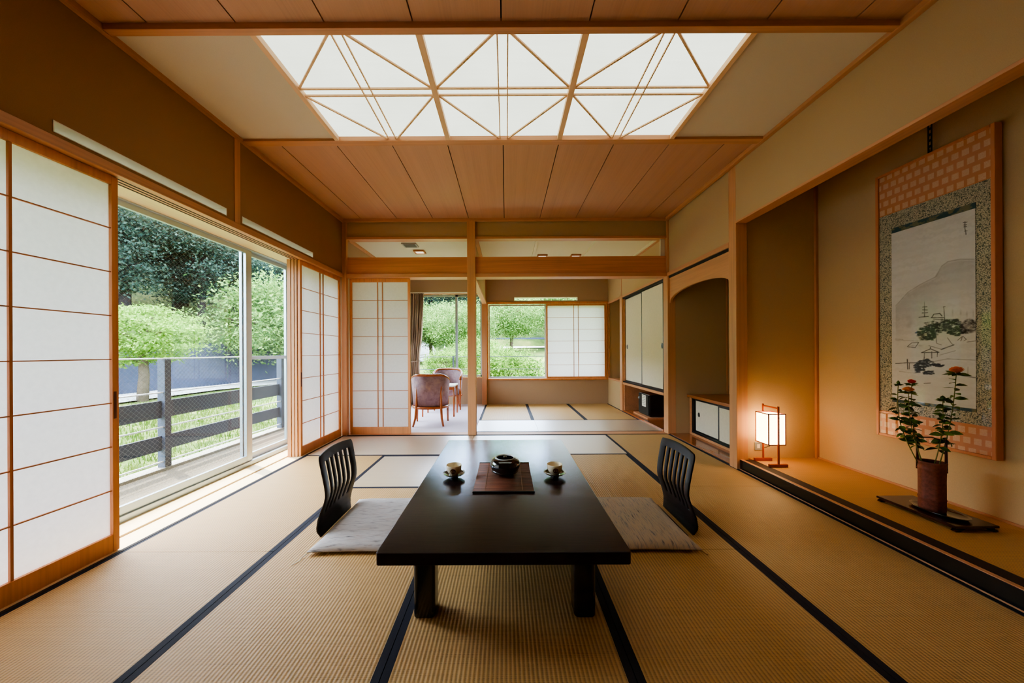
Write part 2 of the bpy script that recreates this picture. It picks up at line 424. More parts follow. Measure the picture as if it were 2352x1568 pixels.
# ---- back wall (transom, lintel, posts)
YB=4.71
trim(MB().box(-2.225,2.25,YB,YB+.17,2.205,2.257),M['woodX'])
trim(MB().box(-2.225,2.25,YB+.03,YB+.14,2.257,2.494),M['beamX'])
struct('wall_back_upper',MB().box(-2.3,2.3,YB+.03,YB+.12,2.775,CZ+.02),M['plaster'])
trim(MB().box(-2.225,2.25,YB+.015,YB+.135,2.743,2.775),M['woodX'])
trim(MB().box(-.54,-.425,YB-.02,YB+.115,0,CZ),M['postZ'],.004)
trim(MB().box(2.25,2.36,4.70,4.83,0,CZ),M['postZ'],.004)
trim(MB().box(2.19,2.25,4.78,4.80,2.494,2.743),M['ceilfar'])
# second rooms
struct('ceiling_back_rooms',MB().box(-2.5,2.6,4.85,7.6,2.80,2.86),M['ceilfar'])
for x in (.46,1.34,2.2): trim(MB().box(x-.02,x+.02,4.86,7.5,2.775,2.80),M['ceilfar'])
trim(MB().box(-.50,-.40,4.83,7.46,2.765,2.80),M['woodY'])
struct('wall_divider_upper',MB().box(-.50,-.45,4.83,7.46,2.25,2.80),M['plaster'])
trim(MB().box(-.52,-.43,4.83,7.42,2.205,2.25),M['woodY'])
trim(MB().box(-.535,-.43,7.40,7.50,0,2.80),M['woodZ'])
YF=7.46
# far wall with window openings: carpet room x -2.28..-.53 (window -1.86..-.535, z .57-2.46), tatami room x -.43..2.24
fw=MB()
fw.box(-2.5,-.5,YF,YF+.15,-.1,.575); fw.box(-2.5,-.5,YF,YF+.15,2.46,2.86); fw.box(-2.5,-2.24,YF,YF+.15,.575,2.46)
fw.box(-.5,2.5,YF,YF+.15,-.1,.555); fw.box(-.5,2.5,YF,YF+.15,2.36,2.86)
fw.box(-.5,.18,YF,YF+.15,2.235,2.36); fw.box(1.58,2.5,YF,YF+.15,2.235,2.36); fw.box(.18,1.58,YF,YF+.15,2.235,2.283)
fw.box(2.23,2.5,YF,YF+.15,.555,2.235)
struct('wall_far',fw,M['plasterF'])
t=thing('window_6',(.88,YF+.07,2.283),kind='structure')
L=MB();L.box(.18,1.58,YF-.003,YF+.153,2.283,2.287);L.box(.18,1.58,YF-.003,YF+.153,2.356,2.36);L.box(.18,.184,YF-.003,YF+.153,2.287,2.356);L.box(1.576,1.58,YF-.003,YF+.153,2.287,2.356);L.box(1.36,1.375,YF+.1,YF+.14,2.287,2.356)
obj('slit_lining',L,M['white'],t)
# left wall of the carpet room, with an unseen window added for more light
lw=MB(); lw.box(-2.42,-2.28,4.80,5.1,-.1,2.86); lw.box(-2.42,-2.28,5.1,7.0,2.2,2.86); lw.box(-2.42,-2.28,7.0,7.6,-.1,2.86)
struct('wall_carpet_room_left',lw,M['plasterF'])
trim(MB().box(-2.28,-2.24,4.88,7.46,2.765,2.80),M['woodY'])
t=thing('window_7',(-2.35,6.05,0),kind='structure')
F=MB();
for y in (5.1,6.0,6.94): F.box(-2.38,-2.33,y,y+.06,0,2.2)
F.box(-2.38,-2.33,5.1,7.0,0,.05);F.box(-2.38,-2.33,5.1,7.0,2.15,2.2)
obj('window_frame',F,M['alu'],t);obj('glass_pane',MB().box(-2.357,-2.353,5.14,6.96,.05,2.15),M['glass'],t)
# window 2 : carpet room far window
t=thing('window_2',(-1.2,YF+.08,.575),kind='structure')
F=MB();F.box(-2.24,-.53,YF-.01,YF+.02,2.43,2.46);F.box(-2.24,-.53,YF-.01,YF+.02,.575,.60)
obj('window_frame',F,M['woodX'],t)
for xa,xb,yy in ((-2.24,-1.08,YF+.06),(-1.14,-.53,YF+.10)):
    S=MB();S.box(xa,xb,yy,yy+.03,.60,.64);S.box(xa,xb,yy,yy+.03,2.39,2.43);S.box(xa,xa+.05,yy,yy+.03,.6,2.43);S.box(xb-.05,xb,yy,yy+.03,.6,2.43)
    obj('sash',S,M['alu'],t)
G=MB();G.quad((-2.2,YF+.075,.62),(-1.12,YF+.075,.62),(-1.12,YF+.075,2.4),(-2.2,YF+.075,2.4));G.quad((-1.1,YF+.115,.62),(-.57,YF+.115,.62),(-.57,YF+.115,2.4),(-1.1,YF+.115,2.4))
obj('glass_pane',G,M['glass'],t,fix=False)
# window 3 : back room window with paper screen
t=thing('window_3',(.9,YF,.555),kind='structure')
F=MB();F.box(-.43,2.24,YF-.03,YF+.02,2.21,2.255);F.box(-.43,2.24,YF-.03,YF+.12,.535,.565);F.box(-.43,-.40,YF-.02,YF+.02,.565,2.21)
F.box(2.205,2.24,YF-.02,YF+.02,.565,2.21)
obj('window_frame',F,M['shojiwoodZ'],t,bevel=.002)
S=MB();S.box(-.40,2.2,YF+.09,YF+.12,.565,.60);S.box(-.40,2.2,YF+.09,YF+.12,2.18,2.21)
for x in (-.40,.86,2.16): S.box(x,x+.035,YF+.09,YF+.12,.6,2.18)
obj('sash',S,M['alu'],t)
obj('glass_pane',MB().quad((-.38,YF+.105,.59),(2.18,YF+.105,.59),(2.18,YF+.105,2.19),(-.38,YF+.105,2.19)),M['glass'],t,fix=False)
obj('sill',MB().box(-.40,2.2,YF+.02,YF+.09,.565,.572),M['white'],t)
shoji('short paper screen half covering the back room window','paper screens of the back room window',y=YF+.0,a=.885,b=2.2,z0=.57,z1=2.205,rows=6,gap=.05,st=.03,top=.035,bot=.035)
# ---- right side of the back room : closet wall
XR=2.25
rw=MB()
rw.box(XR,XR+.1,4.83,7.6,2.235,2.86); rw.box(XR,XR+.1,6.66,7.6,-.1,.55)
struct('wall_right_back_room',rw,M['plaster'])
struct('wall_back_niche',MB().box(2.72,2.78,6.6,7.6,0,2.86).box(2.25,2.78,7.435,7.455,.565,2.4).box(2.25,2.78,6.62,6.66,.5,2.3),M['plaster'])
trim(MB().box(XR,2.75,6.66,7.46,.545,.565).box(XR-.005,XR+.03,6.66,7.45,.545,.58).box(XR-.005,XR+.03,6.66,7.46,2.20,2.24).box(XR-.004,XR+.03,7.42,7.46,.565,2.2),M['woodY'])
trim(MB().box(XR-.01,XR+.11,6.53,6.66,0,2.235).box(XR-.006,XR+.01,6.56,6.60,2.235,2.80),M['postZ'],.003)
trim(MB().box(XR-.005,XR+.10,4.83,6.53,2.195,2.235),M['woodY'])
trim(MB().box(2.21,2.25,4.88,7.46,2.765,2.80),M['woodY'])
# closet
cl=thing('built_in_closet',(2.6,5.68,0),'built in closet with two tall cream sliding doors over an open shelf','closet')
obj('carcass',MB().box(XR+.0,3.0,4.84,6.52,.52,.56).box(2.99,3.03,4.84,6.52,0,2.2).box(XR+.02,3.0,6.49,6.53,0,2.2).box(XR+.02,3.0,4.83,4.86,0,2.2),M['woodY'],cl)
obj('shelf_floor',MB().box(XR,3.0,4.85,6.50,-.05,.03),M['nichefloor'],cl)
obj('door_track',MB().box(XR+.004,XR+.07,4.84,6.52,.56,.585),M['blackrail'],cl)
obj('door_track',MB().box(XR+.004,XR+.07,4.84,6.52,2.165,2.195),M['blackrail'],cl)
def fusuma(parent,x,a,b,z0,z1,pullY,fr=.022,pz=1.25,pr=.032,name='sliding_door'):
    d=thing(name,(0,0,0)); d.parent=parent; d.location=Vector((x,(a+b)/2,z0))-wloc(parent)
    obj('panel',MB().box(x+.002,x+.02,a+fr*.8,b-fr*.8,z0+fr*.8,z1-fr*.8),M['fusuma'],d)
    F=MB();F.box(x,x+.022,a,a+fr,z0,z1);F.box(x,x+.022,b-fr,b,z0,z1);F.box(x,x+.022,a+fr,b-fr,z0,z0+fr);F.box(x,x+.022,a+fr,b-fr,z1-fr,z1)
    obj('black_rim',F,M['blackrail'],d)
    Q=MB(); n=16; Q.prism([(pullY+pr*.62*math.cos(2*math.pi*i/n),pz+pr*math.sin(2*math.pi*i/n)) for i in range(n)],'X',x-.003,x+.004)
    obj('finger_pull',Q,M['blackrail'],d)
    return d
fusuma(cl,XR+.014,4.86,5.655,.585,2.165,4.905,pz=1.235,pr=.042)
fusuma(cl,XR+.042,5.635,6.50,.585,2.165,6.40,pz=1.24,pr=.042)
sf=thing('safe',(2.5,5.9,.03),'small black safe with a white notice sheet, on the closet shelf floor','safe')
obj('body',MB().box(2.40,2.80,5.66,6.12,.05,.42),M['dark'],sf,bevel=.008)
obj('door',MB().box(2.385,2.40,5.68,6.10,.07,.40),plain('dark_green_grey_metal',srgb(40,44,42),.4),sf,bevel=.004)
nl=MB();nl.box(2.3835,2.3852,5.78,5.94,.20,.40);obj('notice_sheet',nl,M['white'],sf)
nl=MB()
for k in range(6):
    nl.box(2.3828,2.3836,5.795,5.925-(.03 if k%3==2 else 0),.375-.028*k,.380-.028*k)
obj('notice_print',nl,M['gap'],sf)
obj('handle',MB().tube([(2.385,6.04,.33),(2.36,6.04,.33)],.018,12),M['alu'],sf)
obj('base_board',MB().box(2.33,2.85,5.58,6.2,.03,.05),M['woodY'],sf)
# ---- right wall of the main room
struct('wall_right_upper',MB().box(XR,XR+.1,-1.7,3.30,2.425,CZ+.02),M['plaster'])
trim(MB().box(XR-.004,XR+.104,-1.7,3.30,2.405,2.425),M['woodY'])
trim(MB().box(XR,XR+.11,3.30,3.41,0,CZ),M['postZ'],.004)
struct('wall_right_niche_upper',MB().box(XR+.02,XR+.1,3.41,4.70,2.255,CZ+.02),M['plaster'])
trim(MB().box(XR,XR+.1,3.41,4.70,2.205,2.255),M['woodY'])
struct('wall_right_near',MB().box(2.29,2.40,-1.7,.90,0,2.41),M['plaster'])
# arched board
n=28; pts=[(3.41,2.19),(3.41,1.83)]
for i in range(n+1):
    a=math.pi*i/n; pts.append((4.055-.63*math.cos(a),1.83+.145*math.sin(a)**.8))
pts+=[(4.70,1.83),(4.70,2.19)]
ab=MB(); 
top=2.175
for i in range(1,len(pts)-2):
    (ya,za),(yb,zb)=pts[i],pts[i+1]
    if yb-ya>1e-5: ab.prism([(ya,za),(yb,zb),(yb,top),(ya,top)],'X',XR+.03,XR+.06)
trim(ab,M['archwood'],0)
trim(MB().box(XR+.02,XR+.09,3.41,4.70,2.176,2.205),M['gap'],0)
# niche
XN=3.08
struct('wall_niche',MB().box(XN+.001,XN+.08,3.41,4.76,0,CZ).box(XR+.11,XN,4.70,4.82,0,CZ),M['plaster'])
struct('ceiling_niche',MB().box(XR+.11,XN+.1,3.42,4.7,2.7,2.75),M['ceilfar'])
struct('floor_niche',MB().box(2.275,XN,3.41,4.70,-.1,.012),M['nichefloor'])
trim(MB().box(2.268,2.28,3.41,4.70,-.04,.006),M['blackrail'],0)
trim(MB().box(XN-.02,XN,4.68,4.70,.55,2.7),M['woodZ'])
cb=thing('low_cabinet',(2.82,4.06,.012),'low wooden cabinet with cream sliding doors inside the arched niche','cabinet')
XCB=2.545
obj('carcass',MB().box(XCB,XN,4.64,4.695,.012,.52).box(XCB,XN,3.415,3.45,.012,.52).box(XCB,XN,3.45,4.64,.012,.04),M['archwood'],cb)
obj('top_board',MB().box(XCB-.035,XN,3.415,4.698,.52,.556),wood('reddish_top_board',srgb(168,104,62),'Y',.3),cb,bevel=.003)
obj('door_track',MB().box(XCB+.003,XCB+.06,3.45,4.64,.04,.062),M['blackrail'],cb)
obj('door_track',MB().box(XCB+.003,XCB+.06,3.45,4.64,.497,.52),M['blackrail'],cb)
obj('door_track',MB().box(XCB+.003,XCB+.06,4.62,4.64,.06,.5),M['blackrail'],cb)
fusuma(cb,XCB+.035,4.04,4.62,.062,.497,4.53,fr=.016,pz=.30,pr=.03)
fusuma(cb,XCB+.008,3.47,4.075,.062,.497,3.55,fr=.02,pz=.30,pr=.03)
# ---- picture alcove
struct('wall_alcove_back',MB().box(3.09,3.17,.82,3.42,0,CZ),M['plasterA'])
struct('wall_alcove_far',MB().box(XR+.11,3.09,3.36,3.41,0,CZ),M['plasterA'])
struct('wall_alcove_near',MB().box(2.40,3.09,.82,.90,0,CZ),M['plaster'])
struct('ceiling_alcove',MB().box(XR+.1,3.17,.82,3.41,2.93,2.98),M['boardY'])
trim(MB().box(3.065,3.09,3.335,3.36,.09,2.93),M['woodZ'])
struct('floor_alcove',MB().box(2.41,3.09,.90,3.36,.0,.090),M['goza'])
trim(MB().box(2.312,2.412,.90,3.30,.05,.0915),plain('dark_brown_cloth_border',(.03,.017,.013,1),.6,.3,nz=.2,scale=200),0)
trim(MB().box(2.284,2.312,.90,3.30,.06,.097),M['woodY'],.001)
trim(MB().box(2.28,2.31,.90,3.30,.0,.094),M['dark'],.001)
trim(MB().box(2.277,2.282,.90,3.30,.0,.006),M['woodY'],0)
trim(MB().box(3.075,3.09,.90,3.335,.09,.105),M['woodY'])
# rear wall behind the camera
struct('wall_front',MB().box(-2.6,2.6,-1.78,-1.7,-.1,CZ+.1),M['plaster'])
struct('roof',MB().box(-3.35,3.4,-1.9,7.75,3.12,3.2),M['gap'])
struct('wall_side_outer',MB().box(3.2,3.3,-1.9,7.7,-.5,3.12),M['plaster'])
# ---- big window on the left
t=thing('window_1',(-2.66,2.3,0),kind='structure')
F=MB();F.box(-2.74,-2.62,-.02,4.72,.0,.055);F.box(-2.74,-2.62,-.02,4.72,2.215,2.27);F.box(-2.74,-2.62,-.04,.02,0,2.27);F.box(-2.74,-2.62,4.68,4.74,0,2.27)
F.box(-2.735,-2.635,4.165,4.22,.05,2.22)
obj('window_frame',F,M['alu'],t,bevel=.003)
def sash(x,a,b,gm,rail=None,st=.055):
    s=thing('sash',(0,0,0));s.parent=t;s.location=Vector((x,(a+b)/2,.05))-wloc(t)
    q=MB();q.box(x-.014,x+.014,a,a+st,.05,2.222);q.box(x-.014,x+.014,b-st,b,.05,2.222);q.box(x-.014,x+.014,a+st,b-st,.05,.115);q.box(x-.014,x+.014,a+st,b-st,2.175,2.222)
    if rail: q.box(x-.012,x+.012,a+st,b-st,rail-.018,rail+.018)
    obj('sash_frame',q,M['alu'],s,bevel=.002)
    obj('glass_pane',MB().quad((x,a+st-.01,.105),(x,b-st+.01,.105),(x,b-st+.01,2.185),(x,a+st-.01,2.185)),gm,s,fix=False)
sash(-2.652,1.72,3.50,M['wired'],st=.075); sash(-2.692,3.42,4.175,M['glass'],rail=1.11,st=.07)
sash(-2.692,.02,1.79,M['wired']); sash(-2.652,4.2,4.70,M['glass'])
# ------------------------------------------------------------------ low table
def rbox(mb,x0,x1,y0,y1,z0,z1,r,n=5):
    p=[]
    for cx,cy,a0 in ((x1-r,y1-r,0),(x0+r,y1-r,90),(x0+r,y0+r,180),(x1-r,y0+r,270)):
        for i in range(n+1):
            a=math.radians(a0+90*i/n); p.append((cx+r*math.cos(a),cy+r*math.sin(a)))
    return mb.prism(p,'Z',z0,z1)
mt,nt,out=mat('dark_stained_table_top'); b=pbsdf(nt,out,(.012,.007,.006,1),.3,.5,0,1.0); b.inputs['Coat IOR'].default_value=1.6
f=noise(nt,tcoord(nt,(8,260,8)),1,3,.6); lk(nt,ramp(nt,f,[(.3,(.014,.007,.007,1)),(.7,(.028,.014,.013,1))]),b.inputs['Base Color'])
f=noise(nt,tcoord(nt,(1,1,1)),900,2,.6); bump(nt,f,b,.2,.0006); b.inputs['Coat Weight'].default_value=0; b.inputs['Specular IOR Level'].default_value=.1
lw=N(nt,'ShaderNodeLayerWeight'); lw.inputs[0].default_value=.5
gg=N(nt,'ShaderNodeBsdfGlossy'); gg.inputs['Roughness'].default_value=.11; gg.inputs[0].default_value=(.74,.80,1,1)
bn=[n for n in nt.nodes if n.type=='BUMP'][0]; lk(nt,bn.outputs[0],gg.inputs['Normal'])
mxs=N(nt,'ShaderNodeMixShader'); lk(nt,mth(nt,'MINIMUM',mth(nt,'MULTIPLY_ADD',mth(nt,'POWER',lw.outputs['Facing'],8.0),9.5,.006),1.0),mxs.inputs[0]); lk(nt,b.outputs[0],mxs.inputs[1]); lk(nt,gg.outputs[0],mxs.inputs[2]); lk(nt,mxs.outputs[0],out.inputs[0])
M['table']=mt
tb=thing('low_table',(-.015,2.26,0),'long low black lacquered table in the middle of the tatami','table')
TZ=.345
obj('tabletop',rbox(MB(),-.537,.506,1.372,3.13,TZ-.052,TZ,.012),M['table'],tb,bevel=.004)
obj('apron',MB().box(-.36,.33,1.56,2.94,TZ-.1,TZ-.052),M['dark'],tb)
for xa,xb in ((-.412,-.318),(.292,.386)):
    for ya,yb in ((1.47,1.565),(2.94,3.035)):
        obj('leg',rbox(MB(),xa,xb,ya,yb,.001,TZ-.052,.02),M['dark'],tb,bevel=.006)
# bamboo mat on the table
bm_=thing('bamboo_table_mat',(-.02,2.205,TZ),'reddish brown bamboo slat mat under the black pot on the table','table mat')
q=MB();ns=46;y0,y1=1.955,2.455
for i in range(ns):
    ya=y0+(y1-y0)*i/ns; yb=ya+(y1-y0)/ns
    j=R.uniform(-.0015,.0015); lift=.003*max(0,abs((i+.5)/ns-.5)*2-.9)*10
    q.tube([(-.197+j,(ya+yb)/2,TZ+.0035+lift),(.158+j,(ya+yb)/2,TZ+.0035+lift)],(yb-ya)*.47,6)
mm,nt,out=mat('brown_bamboo'); b=pbsdf(nt,out,(.1,.04,.02,1),.45,.4)
f=noise(nt,tcoord(nt,(2,95,1)),1,3,.7); f2=noise(nt,tcoord(nt,(6,30,1)),1,2)
f=mth(nt,'MULTIPLY_ADD',f,.6,mth(nt,'MULTIPLY',f2,.4))
lk(nt,ramp(nt,f,[(.3,srgb(58,30,22)),(.5,srgb(108,62,44)),(.72,srgb(150,90,64))]),b.inputs['Base Color'])
obj('slats',q,mm,bm_)
obj('edge_binding',MB().box(-.2,.161,y0-.006,y0+.003,TZ+.001,TZ+.010),M['blackrail'],bm_,bevel=.001)
obj('edge_binding',MB().box(-.2,.161,y1-.003,y1+.006,TZ+.001,TZ+.012),M['blackrail'],bm_,bevel=.001)
q=MB()
for xx in (-.13,.09): q.box(xx,xx+.002,y0,y1,TZ+.0075,TZ+.0088)
obj('binding_thread',q,plain('tan_thread',srgb(150,110,80),.7),bm_)
# black lidded pot
pc=(-.012,2.238,TZ+.0095)
pt=thing('lidded_pot',pc,'round black lacquered pot with a pale metal rim ring, on the bamboo mat','pot')
M['lacq']=plain('glossy_black_lacquer',(.006,.005,.005,1),.06,.6,coat=1)
obj('bowl',MB().lathe([(.050,0),(.060,.002),(.068,.008),(.078,.02),(.092,.036),(.0985,.052),(.100,.066),(.097,.080),(.088,.093),(.073,.102),(.061,.105),(.058,.104),(.058,.094),(.02,.092),(.0,.092)],pc,48),M['lacq'],pt)
obj('foot_ring',MB().lathe([(.084,.016),(.0895,.022),(.092,.030),(.0895,.034),(.084,.03)],pc,48),M['lacq'],pt)
obj('rim_ring',MB().lathe([(.062,.1035),(.0640,.1075),(.0615,.1105),(.0578,.1085),(.057,.1035)],pc,48),plain('pale_rim',(.72,.74,.74,1),.25,.6,0),pt)
lid=obj('lid',MB().lathe([(.0,.099),(.03,.0985),(.05,.096),(.056,.093)],pc,40),M['lacq'],pt)
obj('knob',MB().lathe([(.0,.117),(.008,.1165),(.012,.113),(.010,.108),(.006,.104),(.006,.098)],pc,20),plain('brown_lacquer',(.03,.012,.008,1),.15,.5,coat=.6),lid) if False else obj('knob',MB().lathe([(.0,.115),(.008,.1145),(.012,.111),(.010,.106),(.006,.102),(.006,.097)],pc,20),plain('brown_lacquer',(.03,.012,.008,1),.15,.5,coat=.6),pt)
# tea cups on saucers
M['cup']=plain('cream_porcelain',srgb(236,222,190),.18,.5,coat=.4)
M['emblem']=plain('brown_crest',srgb(96,52,20),.4); M['emblem2']=plain('ochre_crest',srgb(150,104,52),.4)
def saucer(c,label):
    t=thing('saucer',c,label,'saucer','black saucers on the table')
    obj('dish',MB().lathe([(.0,.016),(.03,.016),(.045,.019),(.062,.027),(.0715,.032),(.0722,.0305),(.06,.022),(.04,.013),(.026,.010),(.0,.010)],c,40),M['lacq'],t)
    obj('foot',MB().lathe([(.026,.0),(.0275,.001),(.024,.006),(.026,.012),(.024,.012),(.020,.006),(.022,.001)],c,32),M['lacq'],t)
def cup(c,label):
    z=.0165
    t=thing('tea_cup',(c[0],c[1],c[2]+z),label,'tea cup','tea cups on the table')
    r=[(.0,z+.004),(.02,z+.004),(.0215,z),(.0235,z),(.024,z+.005),(.034,z+.016),(.0405,z+.032),(.0425,z+.046),(.043,z+.060),(.0425,z+.0615),(.0415,z+.060),(.0405,z+.046),(.037,z+.030),(.030,z+.016),(.015,z+.010),(.0,z+.009)]
    r=[(a*1.15,z+(h-z)*1.08) for a,h in r]
    obj('bowl',MB().lathe(r,c,40),M['cup'],t)
    # crest facing the camera (a curved patch on the wall of the cup)
    def surf(th,zz):
        k=[(.0173,.0391),(.0345,.0466),(.0497,.0489),(.066,.0495)]
        for (za,ra),(zb,rb) in zip(k[:-1],k[1:]):
            if zz<=zb: rr=ra+(rb-ra)*(zz-za)/(zb-za);break
        return Vector((c[0]+(rr+.0006)*math.sin(th),c[1]-(rr+.0006)*math.cos(th),c[2]+z+zz))
    def disc(r0,r1,extra):
        vs=[];fs=[];n=28
        for k in range(n):
            a=2*math.pi*k/n
            for rr in (r0,r1):
                p=surf(rr*math.cos(a)/.047,.036+rr*math.sin(a)); d=Vector((p.x-c[0],p.y-c[1],0)).normalized(); vs.append(p+d*extra)
        for k in range(n): fs.append((2*k,2*k+1,(2*k+3)%(2*n),(2*k+2)%(2*n)))
        return vs,fs
    vs,fs=disc(.0,.0175,0); e=obj('crest',MB().add(vs,fs),M['emblem'],t)
    q=MB();vs,fs=disc(.0125,.014,.0004);q.add(vs,fs);vs,fs=disc(.003,.0055,.0004);q.add(vs,fs)
    for k in range(8):
        a=math.pi*k/4; A=[]
        for rr,w_ in ((.0065,.0012),(.0115,.0022)):
            for s in (-1,1):
                u=rr*math.cos(a)-s*w_*math.sin(a);v=rr*math.sin(a)+s*w_*math.cos(a)
                p=surf(u/.047,.036+v);d=Vector((p.x-c[0],p.y-c[1],0)).normalized();A.append(p+d*.0004)
        q.add([A[0],A[2],A[3],A[1]],[(0,1,2,3)])
    obj('crest_lines',q,M['emblem2'],e)
for cx_,cy_,s in ((-.345,2.20,'left'),(.312,2.205,'right')):
    saucer((cx_,cy_,TZ),'black lacquered saucer at the %s side of the table, under the %s tea cup'%(s,s))
    cup((cx_,cy_,TZ),'cream tea cup with a round brown crest, %s of the black pot'%s)
# ------------------------------------------------------------------ legless chairs
mz,nt,out=mat('dark_bent_plywood'); b=pbsdf(nt,out,(.012,.008,.010,1),.42,.3,0,.0)
M['zaisu']=mz
def zaisu(s,label):
    """s=-1 left of the table, +1 right. local x: outward, y along the width"""
    loc=(s*1.13,2.318,0)
    t=thing('legless_chair',loc,label,'floor chair','legless floor chairs at the table')
    prof=[(.068,.004),(.080,.04),(.082,.07),(.073,.12),(.053,.18),(.037,.225),(.031,.255),(.031,.285),(.036,.33),(.045,.38),(.054,.43),(.063,.475),(.071,.515)]
    # fine resample
    P=[]
    for i in range(len(prof)-1):
        for k in range(3):
            u=k/3; P.append((prof[i][0]*(1-u)+prof[i+1][0]*u,prof[i][1]*(1-u)+prof[i+1][1]*u))
    P.append(prof[-1])
    nb=6
    def halfw(z):
        ks=[(0,.20),(.05,.222),(.12,.224),(.2,.217),(.26,.214),(.34,.218),(.46,.222),(.495,.220),(.508,.214),(.52,.203)]
        for (a,wa),(b_,wb) in zip(ks[:-1],ks[1:]):
            if z<=b_: return wa+(wb-wa)*(z-a)/(b_-a)
        return ks[-1][1]
    cols=[-1.0]
    edge=.80
    # slot fraction
    sw=.47
    pitch=2*edge/nb
    for k in range(nb):
        c0=-edge+pitch*(k+.5); cols+= [c0-pitch*sw/2,c0+pitch*sw/2]
    cols.append(1.0)
    nc=len(cols); vs=[];fs=[]
    for (px_,pz) in P:
        hw=halfw(pz)
        for j,u in enumerate(cols):
            uu=u
            if .13<pz<.47 and 0<j<nc-1:
                pass
            tp=1-.35*max(0,(.30-pz)/.3)  # slots narrow toward the bottom
            k=(j-1)//2
            if 0<j<nc-1:
                c0=-edge+pitch*(k+.5); uu=c0+(u-c0)*tp
            arch=.014*(1-uu*uu)*max(0,(pz-.3)/.22)
            bulge=.016*(1-uu*uu)*min(1,pz/.15)
            vs.append((s*(px_+bulge-.03),uu*hw,pz+arch))
    nr=len(P)
    for i in range(nr-1):
        zc=(P[i][1]+P[i+1][1])/2
        for j in range(nc-1):
            slot=(j%2==1)
            kk=(j-1)//2
            lo=.150
            if slot and lo<zc<.462: continue
            fs.append((i*nc+j,i*nc+j+1,(i+1)*nc+j+1,(i+1)*nc+j))
    mb=MB().add(vs,fs,True)
    o=obj('backrest',mb,M['zaisu'],t,local=True,solid=.012)
    md=o.modifiers.new('b','BEVEL');md.width=.003;md.segments=2;md.limit_method='ANGLE';md.angle_limit=math.radians(40)
    q=MB(); rbox(q,0,0,0,0,0,0,0.0) if False else None
    q=MB(); x0,x1=sorted((-s*.42,s*.0)); q.box(x0-0,x1,-.215,.215,.001,.012)
    obj('seat',q,M['zaisu'],t,local=True,bevel=.003)
    return t
zaisu(-1,'dark slatted legless chair standing on the tatami left of the table')
zaisu(1,'dark slatted legless chair standing on the tatami right of the table')
# cushions
def cushion_mat(name,axis,base):
    m,nt,out=mat(name); b=pbsdf(nt,out,base,.9,.2)
    s=(12,120,20) if axis=='X' else (110,11,20)
    f=noise(nt,tcoord(nt,s),1,3,.6,.6); f2=noise(nt,tcoord(nt,tuple(k*.55 for k in s)),1.3,2,.5,.3)
    c1=ramp(nt,f,[(.27,srgb(112,108,110)),(.37,srgb(166,160,158)),(.48,base),(.62,sc4(base,1.05)),(.72,srgb(170,160,164))])
    c2=ramp(nt,f2,[(.60,(0,0,0,1)),(.72,(1,1,1,1))])
    col=mixc(nt,mth(nt,'MULTIPLY',c2,.28),c1,srgb(168,124,100)); lk(nt,col,b.inputs['Base Color'])
    bump(nt,f,b,.2,.001); return m
def cushion(x0,x1,y0,y1,m,label,tassel):
    t=thing('floor_cushion',((x0+x1)/2,(y0+y1)/2,.001),label,'cushion','floor cushions at the table')
    n=24; vs=[];fs=[]
    zb=.014
    for side in (0,1):
        for i in range(n+1):
            for j in range(n+1):
                u=i/n*2-1;v=j/n*2-1
                e=(1-abs(u)**4)*(1-abs(v)**4)
                pinch=.012*(1-u*u)+0; pin2=.012*(1-v*v)
                x=(x0+x1)/2+u*((x1-x0)/2-pin2*abs(u)**8*1.0); y=(y0+y1)/2+v*((y1-y0)/2-pinch*abs(v)**8)
                h=.036*max(0,e)**.4+.003*math.sin(9*u)*math.sin(7*v)*e
                z=(zb+.008+h) if side==0 else .0135+.004*(1-e)
                vs.append((x,y,z))
    N1=(n+1)*(n+1)
    for i in range(n):
        for j in range(n):
            a=i*(n+1)+j
            fs.append((a,a+n+1,a+n+2,a+1)); fs.append((N1+a,N1+a+1,N1+a+n+2,N1+a+n+1))
    ring=[i*(n+1) for i in range(n+1)]+[n*(n+1)+j for j in range(1,n+1)]+[i*(n+1)+n for i in range(n-1,-1,-1)]+[j for j in range(n-1,0,-1)]
    for k in range(len(ring)):
        a,b_=ring[k],ring[(k+1)%len(ring)]; fs.append((a,b_,N1+b_,N1+a))
    obj('cover',MB().add(vs,fs,True),m,t)
    if tassel:
        pts=[(x0+.01,y0+.005,.015),(x0-.015,y0-.02,.006),(x0-.012,y0-.05,.003),(x0-.03,y0-.085,.003)]
        obj('tassel',MB().tube(pts,.0018,6),M['white'],t)
    else:
        obj('tassel',MB().tube([(x1-.01,y0+.005,.015),(x1+.01,y0-.01,.006),(x1+.02,y0-.02,.003)],.002,6),plain('brown_thread',srgb(150,110,70),.8),t)
cushion(-1.147,-.49,1.93,2.62,cushion_mat('grey_streaked_cloth','X',srgb(190,184,180)),'grey streaked flat cushion on the tatami left of the table',True)
cushion(.46,1.12,1.935,2.62,cushion_mat('beige_streaked_cloth','Y',srgb(198,182,164)),'beige cushion with dark flecks on the tatami right of the table',False)
